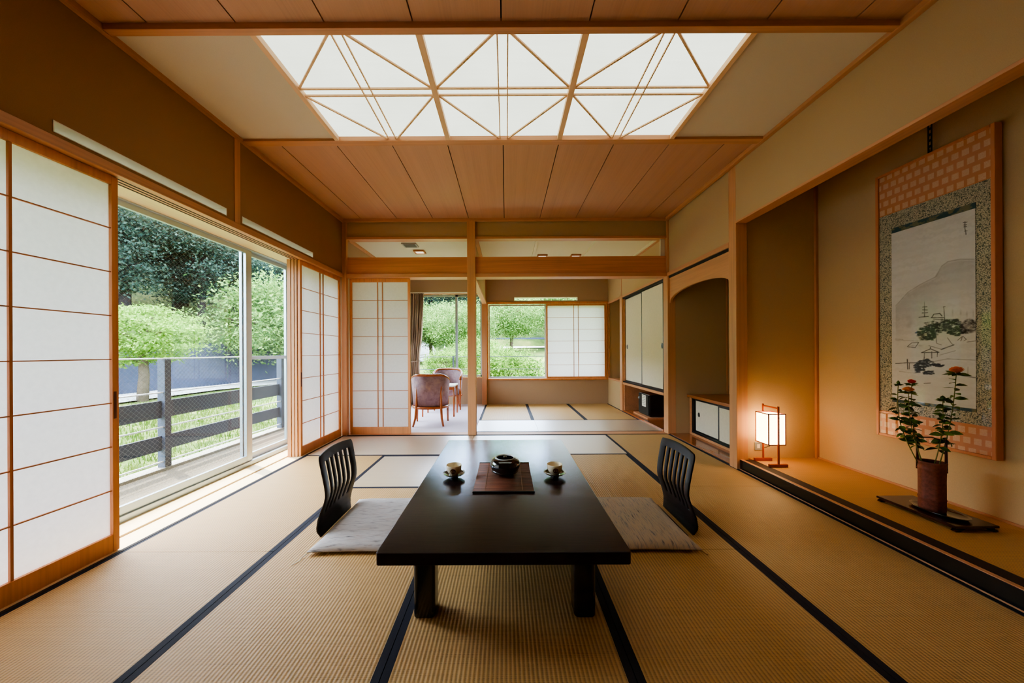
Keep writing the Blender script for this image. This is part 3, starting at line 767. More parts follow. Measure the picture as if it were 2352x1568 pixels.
# ------------------------------------------------------------------ lamp
M['redwood']=wood('reddish_lamp_wood',srgb(150,62,30),'Z',.3,.2,80)
LZ=.0915
lp=thing('floor_lamp',(2.49,3.19,LZ),'small square paper lantern lamp glowing in the alcove corner','lamp')
ax,bx_,ay,by=2.41,2.572,3.105,3.27; lz0,lz1=.285,.575
q=MB(); r_=.008
for x in (ax,bx_-r_):
    for y in (ay,by-r_): q.box(x,x+r_,y,y+r_,lz0,lz1)
for z in (lz0,lz1-r_):
    q.box(ax,bx_,ay,ay+r_,z,z+r_);q.box(ax,bx_,by-r_,by,z,z+r_);q.box(ax,ax+r_,ay,by,z,z+r_);q.box(bx_-r_,bx_,ay,by,z,z+r_)
sh=obj('shade_frame',q,M['redwood'],lp)
g=.004;q=MB()
q.box(ax+g,ax+g+.001,ay+g,by-g,lz0+r_,lz1-r_);q.box(bx_-g-.001,bx_-g,ay+g,by-g,lz0+r_,lz1-r_)
q.box(ax+g,bx_-g,ay+g,ay+g+.001,lz0+r_,lz1-r_);q.box(ax+g,bx_-g,by-g-.001,by-g,lz0+r_,lz1-r_)
q.box(ax+g,bx_-g,ay+g,by-g,lz1-.012,lz1-.011)
obj('lamp_shade',q,M['lampglow'],lp)
for y in (3.095,3.28): obj('post',MB().box(2.486,2.498,y-.006,y+.006,LZ,.645),M['redwood'],lp,bevel=.001)
obj('handle',MB().box(2.487,2.497,3.095,3.28,.622,.634),M['redwood'],lp)
for y in (3.095,3.28): obj('foot',MB().box(2.405,2.572,y-.011,y+.011,LZ,LZ+.026),M['redwood'],lp,bevel=.001)
obj('cord',MB().tube([(2.49,3.19,.285),(2.50,3.21,.25),(2.515,3.28,.22),(2.55,3.345,.2)],.0025,6),M['gap'],lp)
ol=thing('wall_outlet',(2.52,3.355,.17),'steel wall outlet plate low on the alcove side wall behind the lamp','outlet')
obj('plate',MB().box(2.465,2.535,3.352,3.36,.17,.25),M['alu'],ol,bevel=.002)
obj('socket',MB().box(2.485,2.515,3.350,3.354,.19,.23),M['white'],ol)
# ------------------------------------------------------------------ framed hanging scroll
HX=3.035
pf=thing('framed_scroll',(HX+.02,2.43,.465),'tall framed ink landscape scroll hanging on the alcove wall','picture')
Y0,Y1,Z0,Z1=2.090,2.768,.470,2.570
fw_=.020
q=MB();q.box(HX-.004,HX+.045,Y0,Y0+fw_,Z0,Z1);q.box(HX-.004,HX+.045,Y1-fw_,Y1,Z0,Z1);q.box(HX-.004,HX+.045,Y0+fw_,Y1-fw_,Z0,Z0+fw_);q.box(HX-.004,HX+.045,Y0+fw_,Y1-fw_,Z1-fw_,Z1)
obj('frame',q,wood('peach_wood_frame',srgb(214,140,96),'Z',.35,.15),pf,bevel=.003)
obj('backing',MB().box(HX+.012,HX+.04,Y0+.01,Y1-.01,Z0+.01,Z1-.01),M['gap'],pf)
# orange brocade with pale squares
mb_,nt,out=mat('orange_brocade'); b=pbsdf(nt,out,(.5,.2,.1,1),.7,.3)
tc=N(nt,'ShaderNodeTexCoord');sp_=N(nt,'ShaderNodeSeparateXYZ');lk(nt,tc.outputs['Object'],sp_.inputs[0])
u=mth(nt,'DIVIDE',mth(nt,'ADD',sp_.outputs[1],10),.052); v=mth(nt,'DIVIDE',mth(nt,'ADD',sp_.outputs[2],10),.068)
row=mth(nt,'FLOOR',v); u=mth(nt,'ADD',u,mth(nt,'MULTIPLY',mth(nt,'MODULO',row,2),.5))
fu=mth(nt,'ABSOLUTE',mth(nt,'SUBTRACT',mth(nt,'FRACT',u),.5)); fv=mth(nt,'ABSOLUTE',mth(nt,'SUBTRACT',mth(nt,'FRACT',v),.5))
sq=mth(nt,'MULTIPLY',mth(nt,'LESS_THAN',fu,.34),mth(nt,'LESS_THAN',fv,.30))
nz=noise(nt,tcoord(nt),150,3,.7); sq=mth(nt,'MULTIPLY',sq,mth(nt,'MULTIPLY_ADD',nz,1.2,.05))
lk(nt,mixc(nt,sq,srgb(214,146,104),srgb(238,204,170)),b.inputs['Base Color'])
obj('brocade_band',MB().box(HX+.008,HX+.012,Y0+.015,Y1-.015,2.235,Z1-.015),mb_,pf)
obj('brocade_band',MB().box(HX+.008,HX+.012,Y0+.015,Y1-.015,Z0+.015,.672),mb_,pf)
mg,nt,out=mat('grey_green_damask'); b=pbsdf(nt,out,(.3,.3,.25,1),.8,.2)
vo=N(nt,'ShaderNodeTexVoronoi');vo.inputs['Scale'].default_value=105;vo.feature='DISTANCE_TO_EDGE';lk(nt,tcoord(nt),vo.inputs['Vector'])
nz=noise(nt,tcoord(nt),130,2,.6)
f=mth(nt,'MULTIPLY_ADD',nz,.8,mth(nt,'MULTIPLY',vo.outputs['Distance'],1.2))
lk(nt,ramp(nt,f,[(.34,srgb(62,78,78)),(.46,srgb(134,136,120)),(.58,srgb(206,200,178))]),b.inputs['Base Color'])
obj('damask_mount',MB().box(HX+.009,HX+.0115,Y0+.015,Y1-.015,.672,2.235),mg,pf)
PY0,PY1,PZ0,PZ1=2.185,2.660,.775,2.075
mtl,nt,out=mat('teal_figured_strip'); b=pbsdf(nt,out,(.1,.2,.2,1),.7)
nz=noise(nt,tcoord(nt,(1,18,30)),1,2,.6); lk(nt,ramp(nt,nz,[(.45,srgb(120,124,100)),(.52,srgb(44,84,96))]),b.inputs['Base Color'])
obj('teal_strip',MB().box(HX+.006,HX+.009,PY0,PY1,PZ1,PZ1+.04),mtl,pf)
obj('teal_strip',MB().box(HX+.006,HX+.009,PY0,PY1,PZ0-.022,PZ0),mtl,pf)
INK=[('l',5,0.25,[(2633,1504),(2552,1597),(2477,1639),(2388,1676),(2354,1743),(2321,1766),(2259,1765),(2192,1747)]),('m',0,0.13,[(2633,1504),(2552,1597),(2477,1639),(2388,1676),(2354,1743),(2321,1766),(2259,1765),(2192,1747)]),('b',(2,17),0.6,[(2452,1490)]),('l',3,0.6,[(2452,1478),(2452,1399)]),('l',3,0.75,[(2463,1472),(2438,1471)]),('l',3,0.75,[(2464,1452),(2436,1448)]),('l',3,0.75,[(2466,1429),(2434,1428)]),('l',3,0.75,[(2485,1400),(2430,1400)]),('l',3,0.75,[(2410,1392),(2399,1413),(2366,1415),(2354,1395)]),('l',3,0.7,[(2414,1390),(2341,1383)]),('l',4,0.5,[(2401,1378),(2349,1367)]),('l',2.2,0.8,[(2344,1459),(2339,1355)]),('l',2.2,0.8,[(2347,1458),(2337,1458)]),('b',(4,20),0.25,[(2298,1415),(2257,1405),(2227,1392),(2196,1393)]),('p',7,0.55,[(2502,1289),(2464,1332),(2401,1339),(2358,1357),(2312,1369),(2245,1352),(2245,1301),(2269,1255),(2313,1273),(2375,1277),(2410,1228),(2478,1236)],150),('p',7,0.3,[(2245,1352),(2207,1364),(2178,1346),(2178,1296),(2215,1268),(2253,1270)],60),('p',4,0.4,[(2455,1360),(2341,1377),(2284,1361),(2304,1326),(2428,1324)],60),('l',2.5,0.6,[(2558,1186),(2531,1212),(2488,1214),(2509,1177),(2556,1183)]),('b',(14,6),0.25,[(2526,1192),(2479,1191)]),('l',2,0.6,[(2388,1272),(2384,1206),(2359,1194)]),('l',2,0.6,[(2325,1242),(2305,1204),(2297,1196)]),('l',2,0.6,[(2273,1224),(2249,1249),(2257,1218)]),('l',2,0.6,[(2428,1190),(2359,1164)]),('l',2,0.6,[(2246,1249),(2230,1228),(2242,1218)]),('l',4,0.6,[(2359,1162),(2293,1193)]),('l',2.5,0.5,[(2227,1210),(2177,1218)]),('l',3,0.75,[(2472,1139),(2419,1167),(2371,1142),(2472,1139)]),('l',3,0.6,[(2453,1139),(2456,1094)]),('l',3.5,0.65,[(2412,1145),(2412,1101)]),('l',3,0.6,[(2379,1140),(2381,1112)]),('l',3,0.7,[(2419,1179),(2419,1165)]),('p',5,0.8,[(2517,1044),(2484,1076),(2456,1091),(2424,1092),(2393,1062),(2334,1054),(2368,1039),(2411,1045),(2451,1038),(2458,1009),(2503,989)],90),('p',4,0.7,[(2461,1003),(2402,1012),(2398,985),(2461,984)],30),('l',3,0.7,[(2636,1054),(2566,1062),(2503,1064)]),('l',4,0.7,[(2559,1089),(2556,1015)]),('l',3,0.6,[(2546,1057),(2546,1016)]),('l',2,0.3,[(2612,994),(2503,986)]),('l',3,0.5,[(2457,916),(2420,922)]),('l',2,0.4,[(2586,1240),(2637,1245)]),('l',2,0.3,[(2637,1236),(2493,1225)]),('l',3,0.3,[(2367,1123),(2285,1153)]),('l',4,0.3,[(2393,1079),(2326,1097),(2190,1092)]),('l',2,0.35,[(2223,1048),(2224,1002)]),('l',4,0.45,[(2266,989),(2180,977)]),('b',(14,4),0.35,[(2243,990)]),('b',(16,20),0.12,[(2550,1404),(2550,1345),(2535,1367)]),('l',2.2,0.75,[(2243,2004),(2224,2000)]),('l',2.2,0.75,[(2234,2007),(2234,1955)]),('l',2.2,0.75,[(2241,1988),(2226,1984)]),('l',2.2,0.75,[(2240,1975),(2226,1972)]),('l',2.2,0.75,[(2232,1954),(2229,1921)]),('l',2.2,0.75,[(2237,1946),(2224,1943)])]
def painting():
    nx,nz=190,520
    ys=np.linspace(PY1,PY0,nx)*1000; zs=np.linspace(PZ0,PZ1,nz)*1000
    YY,ZZ=np.meshgrid(ys,zs)
    D=np.zeros_like(YY); rng=np.random.RandomState(4)
    # soft paper mottling
    def soft(n,seed,amp):
        r=np.random.RandomState(seed); g=r.rand(n*3,n)
        xi=np.linspace(0,n-1.001,nx);zi=np.linspace(0,n*3-1.001,nz)
        x0=xi.astype(int);z0=zi.astype(int);fx=xi-x0;fz=(zi-z0)[:,None]
        a=g[z0][:,x0]*(1-fx)+g[z0][:,x0+1]*fx; b=g[z0+1][:,x0]*(1-fx)+g[z0+1][:,x0+1]*fx
        return (a*(1-fz)+b*fz)*amp
    D+=soft(4,1,.08)+soft(12,2,.04)
    n1=soft(40,3,1.0); fine=np.random.RandomState(9).rand(nz,nx); fine=(fine+np.roll(fine,1,1)+np.roll(fine,-1,1))/3
    def seg(a,b,w,d):
        nonlocal D
        ax_,az=a;bx2,bz=b;dx,dz=bx2-ax_,bz-az;l2=dx*dx+dz*dz+1e-6
        t=np.clip(((YY-ax_)*dx+(ZZ-az)*dz)/l2,0,1)
        dist=np.hypot(YY-ax_-t*dx,ZZ-az-t*dz)
        k=min(.95,d*1.35)*np.clip(1.4-dist/w,0,1)*(.8+.4*n1); D=np.maximum(D,k)
    def inside(poly,y,z):
        c=False
        for i in range(len(poly)):
            (a,b),(c2,d)=poly[i],poly[i-1]
            if (b>z)!=(d>z) and y<(c2-a)*(z-b)/(d-b)+a: c=not c
        return c
    for it in INK:
        k,w_,d,p=it[:4]
        if k=='m': d=.22
        if k=='l':
            for a,b in zip(p[:-1],p[1:]): seg(a,b,w_,d)
        elif k=='m':
            yy=np.array([q[0] for q in p])[::-1];zz=np.array([q[1] for q in p])[::-1]
            ridge=np.interp(YY,yy,zz); dep=ridge-ZZ
            D+=d*np.clip(dep/15,0,1)*np.clip(1-dep/330,0,1)*(YY<yy.max()+1)
        elif k=='b':
            for (a,b) in p: D+=d*np.exp(-((YY-a)/w_[0])**2-((ZZ-b)/w_[1])**2)*(.6+.6*n1)
        elif k=='p':
            n=it[4]*2; ylo=min(q[0] for q in p);yhi=max(q[0] for q in p);zlo=min(q[1] for q in p);zhi=max(q[1] for q in p); c=0
            while c<n:
                a=rng.uniform(ylo,yhi);b=rng.uniform(zlo,zhi)
                if not inside(p,a,b): continue
                c+=1; r=w_*rng.uniform(.6,1.5)
                blob=d*rng.uniform(.8,2.4)*np.exp(-((YY-a)/(r*1.5))**4-((ZZ-b)/(r*.8))**4)
                D=np.maximum(D,np.minimum(.95,D*.35+blob*(.6+.5*n1+.9*(fine-.4))))
    D=np.clip(D+ (fine-.5)*.03+ .05*np.sin(ZZ/9+n1*5)*soft(9,8,1.0),0,.95)
    base=np.array(srgb(232,234,238)[:3]); ink=np.array(srgb(22,22,28)[:3])
    colr=base[None,None,:]*(1-D[...,None])+ink[None,None,:]*D[...,None]
    vs=[(HX+.0055,y/1000,z/1000) for z in zs for y in ys]
    fs=[(i*nx+j,i*nx+j+1,(i+1)*nx+j+1,(i+1)*nx+j) for i in range(nz-1) for j in range(nx-1)]
    m,nt,out=mat('ink_painted_paper'); b=pbsdf(nt,out,(.6,.6,.6,1),.8,.2)
    at=N(nt,'ShaderNodeAttribute',attribute_name='ink'); lk(nt,at.outputs['Color'],b.inputs['Base Color'])
    o=obj('ink_painting',MB().add(vs,fs),m,pf,fix=False)
    ca=o.data.color_attributes.new('ink','FLOAT_COLOR','POINT')
    arr=np.ones((nx*nz,4),dtype=np.float32);arr[:,:3]=colr.reshape(-1,3); ca.data.foreach_set('color',arr.ravel())
painting()
obj('glass_pane',MB().quad((HX,Y0+.01,Z0+.01),(HX,Y1-.01,Z0+.01),(HX,Y1-.01,Z1-.01),(HX,Y0+.01,Z1-.01)),M['picglass'],pf,fix=False)
hk=thing('hanging_hook',(3.06,2.43,2.56),'black adjustable hanging hook above the framed scroll','hook')
q=MB();q.box(3.055,3.061,2.418,2.423,2.56,2.93);q.box(3.055,3.061,2.437,2.442,2.56,2.93)
for k in range(9): q.box(3.054,3.062,2.42,2.44,2.575+k*.042,2.59+k*.042)
obj('ladder_strip',q,M['gap'],hk); obj('hook_tip',MB().tube([(3.058,2.43,2.60),(3.045,2.43,2.585),(3.045,2.43,2.57)],.003,6),M['gap'],hk)
# ------------------------------------------------------------------ flower arrangement
AZ=.0905
M['rosewood']=wood('dark_rosewood',srgb(52,18,14),'Y',.2,.2,60,.4)
st=thing('display_stand',(2.745,2.17,AZ),'low dark rosewood stand with curled feet under the flowers','stand')
obj('top',MB().box(2.625,2.885,1.975,2.40,AZ+.022,AZ+.036).box(2.635,2.875,1.985,2.39,AZ+.014,AZ+.022),M['rosewood'],st,bevel=.003)
for x in (2.64,2.87):
    for y in (1.99,2.385):
        sx=1 if x>2.75 else -1; sy=1 if y>2.2 else -1
        obj('foot',MB().prism([(x-sx*.05-0,AZ+.014),(x,AZ+.014),(x+sx*.012,AZ+.004),(x+sx*.008,AZ+.0005),(x-sx*.018,AZ+.0005),(x-sx*.03,AZ+.008)],'Y',y-.012,y+.012),M['rosewood'],st)
TY=AZ+.036
ds=thing('lacquer_dish',(2.75,2.15,TY),'oval black lacquered dish under the flower vase','dish')
obj('dish',MB().lathe([(.0,.003),(.08,.004),(.108,.012),(.122,.018),(.124,.016),(.11,.005),(.09,.0),(.0,.0)],(2.75,2.15,TY),40,sx=.72,sy=1.15),M['lacq'],ds)
VZ=TY+.0045
vc=Vector((2.735,2.172,VZ))
M['vase']=plain('reddish_brown_bark',srgb(128,70,54),.6,.3,nz=.35,scale=60,bmp=.4)
vs_=thing('bamboo_vase',vc,'brown bamboo section vase with two upright handles holding the flowers','vase')
vs=[];fs=[];nn=36;prof=[(.056,0),(.058,.02),(.0575,.07),(.060,.078),(.0575,.086),(.0575,.20),(.0585,.255),(.062,.263),(.0585,.272),(.060,.30),(.064,.306),(.063,.312),(.055,.312),(.052,.30),(.052,.20)]
for r0,z in prof:
    for j in range(nn):
        a=2*math.pi*j/nn; rr=r0*(1+.03*math.cos(6*a)); vs.append((vc.x+rr*math.cos(a),vc.y+rr*math.sin(a),vc.z+z))
for i in range(len(prof)-1):
    for j in range(nn): fs.append((i*nn+j,i*nn+(j+1)%nn,(i+1)*nn+(j+1)%nn,(i+1)*nn+j))
fs.append(tuple(range(nn))[::-1]); 
obj('body',MB().add(vs,fs,True),M['vase'],vs_)
obj('soil_water',MB().lathe([(0,.27),(.052,.27)],vc,24),M['gap'],vs_)
hA=vc+Vector((-.052*.6,.05,.30)); hB=vc+Vector((.052*.8,-.040,.30))
q=MB()
for h in (hA,hB): q.tube([h+Vector((0,0,-.05)),h+Vector((.002,.002,.06)),h+Vector((-.001,.0,.16))],[.0075,.0065,.005],8)
q.tube([hA+Vector((0,0,.155)),(hA+hB)/2+Vector((0,0,.165)),hB+Vector((0,0,.15))],[.004,.0035,.004],6)
obj('handle',q,wood('dark_bamboo_pole',srgb(74,34,24),'Z',.4),vs_)
mlf,nt,out=mat('safflower_leaf'); b=pbsdf(nt,out,srgb(44,66,24),.45,.4)
nz=noise(nt,tcoord(nt),25,2); lk(nt,ramp(nt,nz,[(.35,srgb(40,66,22)),(.65,srgb(104,132,48))]),b.inputs['Base Color']); M['leaf']=mlf
M['stem']=plain('pale_green_stem',srgb(120,124,66),.5)
def leafgeo(mb,p,d,L,Wd,up=Vector((0,0,1)),curl=.25):
    d=Vector(d).normalized(); up=Vector((R.uniform(-.9,.9),R.uniform(-1.6,.2),.7)); s=d.cross(up)
    if s.length<.1: s=Vector((1,0,0))
    s.normalize(); n=s.cross(d).normalized()
    k=[(0,.06),(.25,.75),(.5,1),(.75,.7),(1,.04)]; vs=[]
    for t_,w_ in k:
        c0=Vector(p)+d*L*t_-n*(curl*L*t_*t_)
        vs+=[c0-s*Wd*w_/2+n*Wd*.15*w_,c0,c0+s*Wd*w_/2+n*Wd*.15*w_]
    fs=[]
    for i in range(4): fs+=[(3*i,3*i+1,3*i+4,3*i+3),(3*i+1,3*i+2,3*i+5,3*i+4)]
    mb.add(vs,fs,True)
def flower_stem(base,tip,bend,color,size,nleaf,seed,label,bloom=True):
    r=random.Random(seed); base=Vector(base);tip=Vector(tip)
    t=thing('flower_stem',base,label,'flower','cut flower stems in the bamboo vase')
    pts=[]
    for k in range(9):
        u=k/8; pts.append(base.lerp(tip,u)+Vector(bend)*math.sin(math.pi*u))
    obj('stem',MB().tube(pts,[.0032-.0012*k/8 for k in range(9)],6),M['stem'],t)
    q=MB()
    for k in range(nleaf):
        u=.22+.72*(k+.5)/nleaf; i=min(7,int(u*8)); p=pts[i].lerp(pts[i+1],u*8-i)
        a=k*2.4+r.uniform(-.4,.4); d=Vector((math.cos(a),math.sin(a),r.uniform(-.5,.6)))
        L=r.uniform(.036,.056)*(1.15-.3*u); leafgeo(q,p,d,L,L*.58,curl=r.uniform(.1,.5))
    for k in range(15):
        a=2*math.pi*k/15+r.uniform(-.2,.2); d=Vector((math.cos(a),math.sin(a),r.uniform(-.1,.8)))
        leafgeo(q,tip-Vector((0,0,.006)),d,size*r.uniform(.9,1.4),size*.42,curl=.3)
    obj('leaves',q,M['leaf'],t)
    if bloom:
        q=MB()
        for k in range(170):
            a=r.uniform(0,2*math.pi);e=r.uniform(.25,1.0)*math.pi/2
            d=Vector((math.cos(a)*math.cos(e),math.sin(a)*math.cos(e),math.sin(e)))
            l=size*r.uniform(.6,.95); s=d.cross(Vector((.3,.2,.9))).normalized()*size*.06
            o_=tip+Vector((0,0,.004)); q.add([o_-s,o_+s,o_+d*l+s*1.6,o_+d*l-s*1.6],[(0,1,2,3)])
        obj('petals',q,plain('petal_'+label[:6].strip().replace(' ','_'),color,.7,.2,nz=.25,scale=120),t,fix=False)
    else:
        obj('bud',MB().lathe([(0,-.004),(size*.35,.002),(size*.45,.010),(size*.3,.02),(0,.026)],tip,12),M['leaf'],t)
    return t
vt=vc.z+.285
flower_stem((2.752,2.150,vt),(2.80,2.10,1.013),(.02,-.0,.0),srgb(255,128,20),.042,26,1,'tallest stem with a large orange bloom, at the right of the vase')
flower_stem((2.705,2.20,vt),(2.672,2.225,.935),(-.01,.012,0),srgb(250,60,20),.030,26,2,'stem with a small red bloom, just above the lower orange one')
flower_stem((2.70,2.188,vt),(2.625,2.205,.885),(-.014,.01,0),srgb(255,150,24),.035,28,3,'shorter stem with a yellow orange bloom, at the left of the bunch')
flower_stem((2.74,2.165,vt),(2.760,2.135,.845),(.012,-.008,0),srgb(60,80,30),.028,26,4,'green stem with an unopened bud, low on the right of the bunch',False)
flower_stem((2.69,2.205,vt),(2.63,2.265,.93),(-.03,.02,-.0),srgb(60,80,30),.020,22,5,'thin green side stem with no bloom, leaning out at the far left',False)
# ------------------------------------------------------------------ carpet room furniture
M['chairwood']=wood('polished_chair_wood',srgb(172,92,46),'Z',.25,.2,60,.3)
mu,nt,out=mat('mauve_mottled_upholstery'); b=pbsdf(nt,out,(.3,.22,.24,1),.85,.2)
nz=noise(nt,tcoord(nt),14,4,.6,.6); lk(nt,ramp(nt,nz,[(.25,srgb(140,110,112)),(.5,srgb(164,136,142)),(.75,srgb(188,158,148))]),b.inputs['Base Color'])
M['uph']=mu
def armchair(loc,rz,label):
    t=thing('armchair',loc,label,'armchair','barrel armchairs in the carpeted room',rz=rz)
    a0=math.radians(118); n=28; rad=.29; th=.05
    def ringpt(a,r,z): return (r*1.0*math.sin(a),-r*math.cos(a)*.93,z)
    def topz(a): 
        k=abs(a)/a0; return .80-.16*max(0,(k-.35)/.65)**1.3
    vs=[];fs=[]
    for i in range(n+1):
        a=-a0+2*a0*i/n; zt=topz(a)-.02
        fl=1+.05*1
        vs+=[ringpt(a,rad-th,.30),ringpt(a,rad-.02,.28),ringpt(a,rad*1.06,zt),ringpt(a,rad*1.06-th,zt)]
    for i in range(n):
        for k in range(4): fs.append((4*i+k,4*i+(k+1)%4,4*i+4+(k+1)%4,4*i+4+k))
    fs+=[(0,1,2,3),(4*n,4*n+3,4*n+2,4*n+1)]
    obj('upholstered_back',MB().add(vs,fs,True),M['uph'],t,local=True)
    pts=[ringpt(-a0+2*a0*i/n,rad*1.06-.02,topz(-a0+2*a0*i/n)-.004) for i in range(n+1)]
    e0=ringpt(-a0,rad*1.06-.02,.60);e1=ringpt(a0,rad*1.06-.02,.60)
    obj('top_rail',MB().tube([e0]+pts+[e1],.0235,8),M['chairwood'],t,local=True)
    q=MB(); lo=[ringpt(-a0+2*a0*i/n,rad-.012,.285) for i in range(n+1)]
    q.tube(lo,.022,6); q.tube([lo[0],lo[-1]],.02,6)
    obj('seat_rail',q,M['chairwood'],t,local=True)
    vs=[];fs=[];m=24
    pr=[(.0,.30),(.95,.30),(1.0,.34),(1.0,.39),(.94,.42),(.0,.435)]
    for s_,z in pr:
        for i in range(m):
            a=2*math.pi*i/m; x=.245*s_*math.sin(a);y=-.245*s_*math.cos(a)+(.05*s_ if math.cos(a)<0 else 0); vs.append((x,y,z))
    for i in range(len(pr)-1):
        for j in range(m): fs.append((i*m+j,i*m+(j+1)%m,(i+1)*m+(j+1)%m,(i+1)*m+j))
    obj('seat',MB().add(vs,fs,True),M['uph'],t,local=True)
    for sx in (-1,1):
        obj('leg',MB().tube([(sx*.195,-.20,.80-.11),(sx*.20,-.205,.30),(sx*.21,-.235,.12),(sx*.235,-.27,.001)],[.014,.02,.019,.014],8),M['chairwood'],t,local=True) if False else obj('leg',MB().tube([(sx*.19,-.195,.66),(sx*.19,-.20,.30),(sx*.205,-.225,.12),(sx*.235,-.262,.001)],[.012,.021,.019,.015],8),M['chairwood'],t,local=True)
        obj('leg',MB().tube([(sx*.265,.13,.60),(sx*.25,.16,.30),(sx*.255,.18,.001)],[.016,.021,.014],8),M['chairwood'],t,local=True)
    return t
armchair((-1.235,5.50,0),.06,'barrel armchair with mauve back seen from behind, nearest in the carpeted room')
armchair((-1.20,6.90,0),math.pi+.12,'barrel armchair facing the camera against the far window')
tt=thing('side_table',(-1.225,6.25,0),'small wooden table with a pale top between the two armchairs','table')
obj('top',MB().box(-1.52,-.93,6.02,6.48,.535,.56),M['white'],tt,bevel=.006)
obj('apron',MB().box(-1.50,-.95,6.04,6.46,.48,.535),M['chairwood'],tt)
for x in (-1.505,-.945):
    for y in (6.045,6.455): obj('leg',MB().tube([(x,y,.535),(x,y,.001)],[.02,.014],8),M['chairwood'],tt)
# curtain
mc,nt,out=mat('brown_striped_curtain'); b=pbsdf(nt,out,srgb(120,92,72),.85,.2)
nz=noise(nt,tcoord(nt,(45,1,1)),1,2,.5); lk(nt,ramp(nt,nz,[(.38,srgb(128,104,88)),(.5,srgb(172,146,124)),(.62,srgb(200,176,152))]),b.inputs['Base Color'])
ct=thing('curtain',(-2.03,7.36,.02),'brown striped curtain gathered at the left of the carpeted room window','curtain')
vs=[];fs=[];nu=90;nv=34
for j in range(nv+1):
    z=.03+(2.44-.03)*j/nv
    xl=-2.22; k=math.exp(-((z-1.0)/.38)**2); xr=-1.79-.11*(1-(z/2.44))-.04*k
    for i in range(nu+1):
        u=i/nu; x=xl+(xr-xl)*u; y=7.36+.035*math.sin(u*2*math.pi*8+.6*math.sin(z*2))*(1-.35*k)+.01*math.sin(u*31+z)
        vs.append((x,y,z))
for j in range(nv):
    for i in range(nu): a=j*(nu+1)+i; fs.append((a,a+1,a+nu+2,a+nu+1))
obj('cloth',MB().add(vs,fs,True),mc,ct,solid=.002,fix=False)
obj('tieback',MB().tube([(-2.22,7.31,.98),(-2.05,7.305,.95),(-1.86,7.31,.97)],.012,6),mc,ct)
obj('curtain_rail',MB().box(-2.24,-.55,7.34,7.38,2.44,2.46),M['white'],ct)
# downlights and vent in the back ceilings
def downlight(x,y,label):
    t=thing('downlight',(x,y,2.775),label,'ceiling light','square downlights in the back ceilings')
    q=MB();a=.085;q.box(x-a,x+a,y-a,y-a+.02,2.775,2.80);q.box(x-a,x+a,y+a-.02,y+a,2.775,2.80);q.box(x-a,x-a+.02,y-a+.02,y+a-.02,2.775,2.80);q.box(x+a-.02,x+a,y-a+.02,y+a-.02,2.775,2.80)
    obj('wooden_rim',q,M['lattice'],t); obj('diffuser',MB().box(x-.065,x+.065,y-.065,y+.065,2.784,2.798),M['downglow'],t)
downlight(-1.40,5.49,'lit square downlight above the armchairs beside the ceiling vent')
downlight(.62,5.78,'square downlight over the back room, left of the pair')
downlight(1.19,5.78,'square downlight over the back room, right of the pair')
vn=thing('ceiling_vent',(-1.46,5.15,2.78),'grey square ventilation grille in the ceiling above the armchairs','vent')
obj('grille_frame',MB().box(-1.57,-1.35,5.06,5.25,2.785,2.80),plain('grey_plastic',srgb(170,162,146),.6),vn)
q=MB()
for k in range(6): q.box(-1.545,-1.375,5.08+k*.026,5.094+k*.026,2.779,2.786)
obj('slats',q,plain('grey_plastic_dark',srgb(120,114,102),.6),vn)
# ------------------------------------------------------------------ outside
def gz(x,y):
    """terrain height"""
    h=-.42
    if y>9: h+=.085*(y-9)*(1 if x>-14 else 1)*min(1,max(0,(x+11)/9)) 
    wx=wallx(y)
    if x<wx-.7: h=max(h,.0)+1.7+ (wx-.7-x)*.30
    if y>33+.12*x: h=max(h,2.0)+ (y-33-.12*x)*.38
    return h
def wallx(y): return -14.4+ (0 if y<14 else .33*(y-14))
hm,nt,out=mat('hill_grass'); b=pbsdf(nt,out,srgb(90,110,50),.95,.1)
nz=noise(nt,tcoord(nt),.35,5,.7); lk(nt,ramp(nt,nz,[(.35,srgb(48,66,34)),(.5,srgb(84,104,52)),(.68,srgb(130,134,76))]),b.inputs['Base Color']); M['hill']=hm
vs=[];fs=[]
gx=np.concatenate([np.arange(-60,-20,2.0),np.arange(-20,14,.5),np.arange(14,60,3)]); gy=np.concatenate([np.arange(-30,6,2.0),np.arange(6,44,.6),np.arange(44,90,4)])
def gz2(x,y):
    if x>-2.8 and -2<y<7.8: return -.6
    return gz(x,y)
for y in gy:
    for x in gx: vs.append((x,y,gz2(x,y)))
nx_=len(gx)
for j in range(len(gy)-1):
    for i in range(nx_-1): a=j*nx_+i; fs.append((a,a+1,a+nx_+1,a+nx_))
struct('ground',MB().add(vs,fs,True),M['hill'],fix=False)
# lawn next to the balcony
lm,nt,out=mat('lawn_green'); b=pbsdf(nt,out,srgb(120,140,60),.95,.1)
nz=noise(nt,tcoord(nt),3.5,5,.7); lk(nt,ramp(nt,nz,[(.35,srgb(48,68,24)),(.5,srgb(76,94,42)),(.68,srgb(112,114,70))]),b.inputs['Base Color'])
M['lawn']=lm
struct('ground_lawn',MB().box(-10.9,-3.75,-4,30,-.42,-.395),M['lawn'])
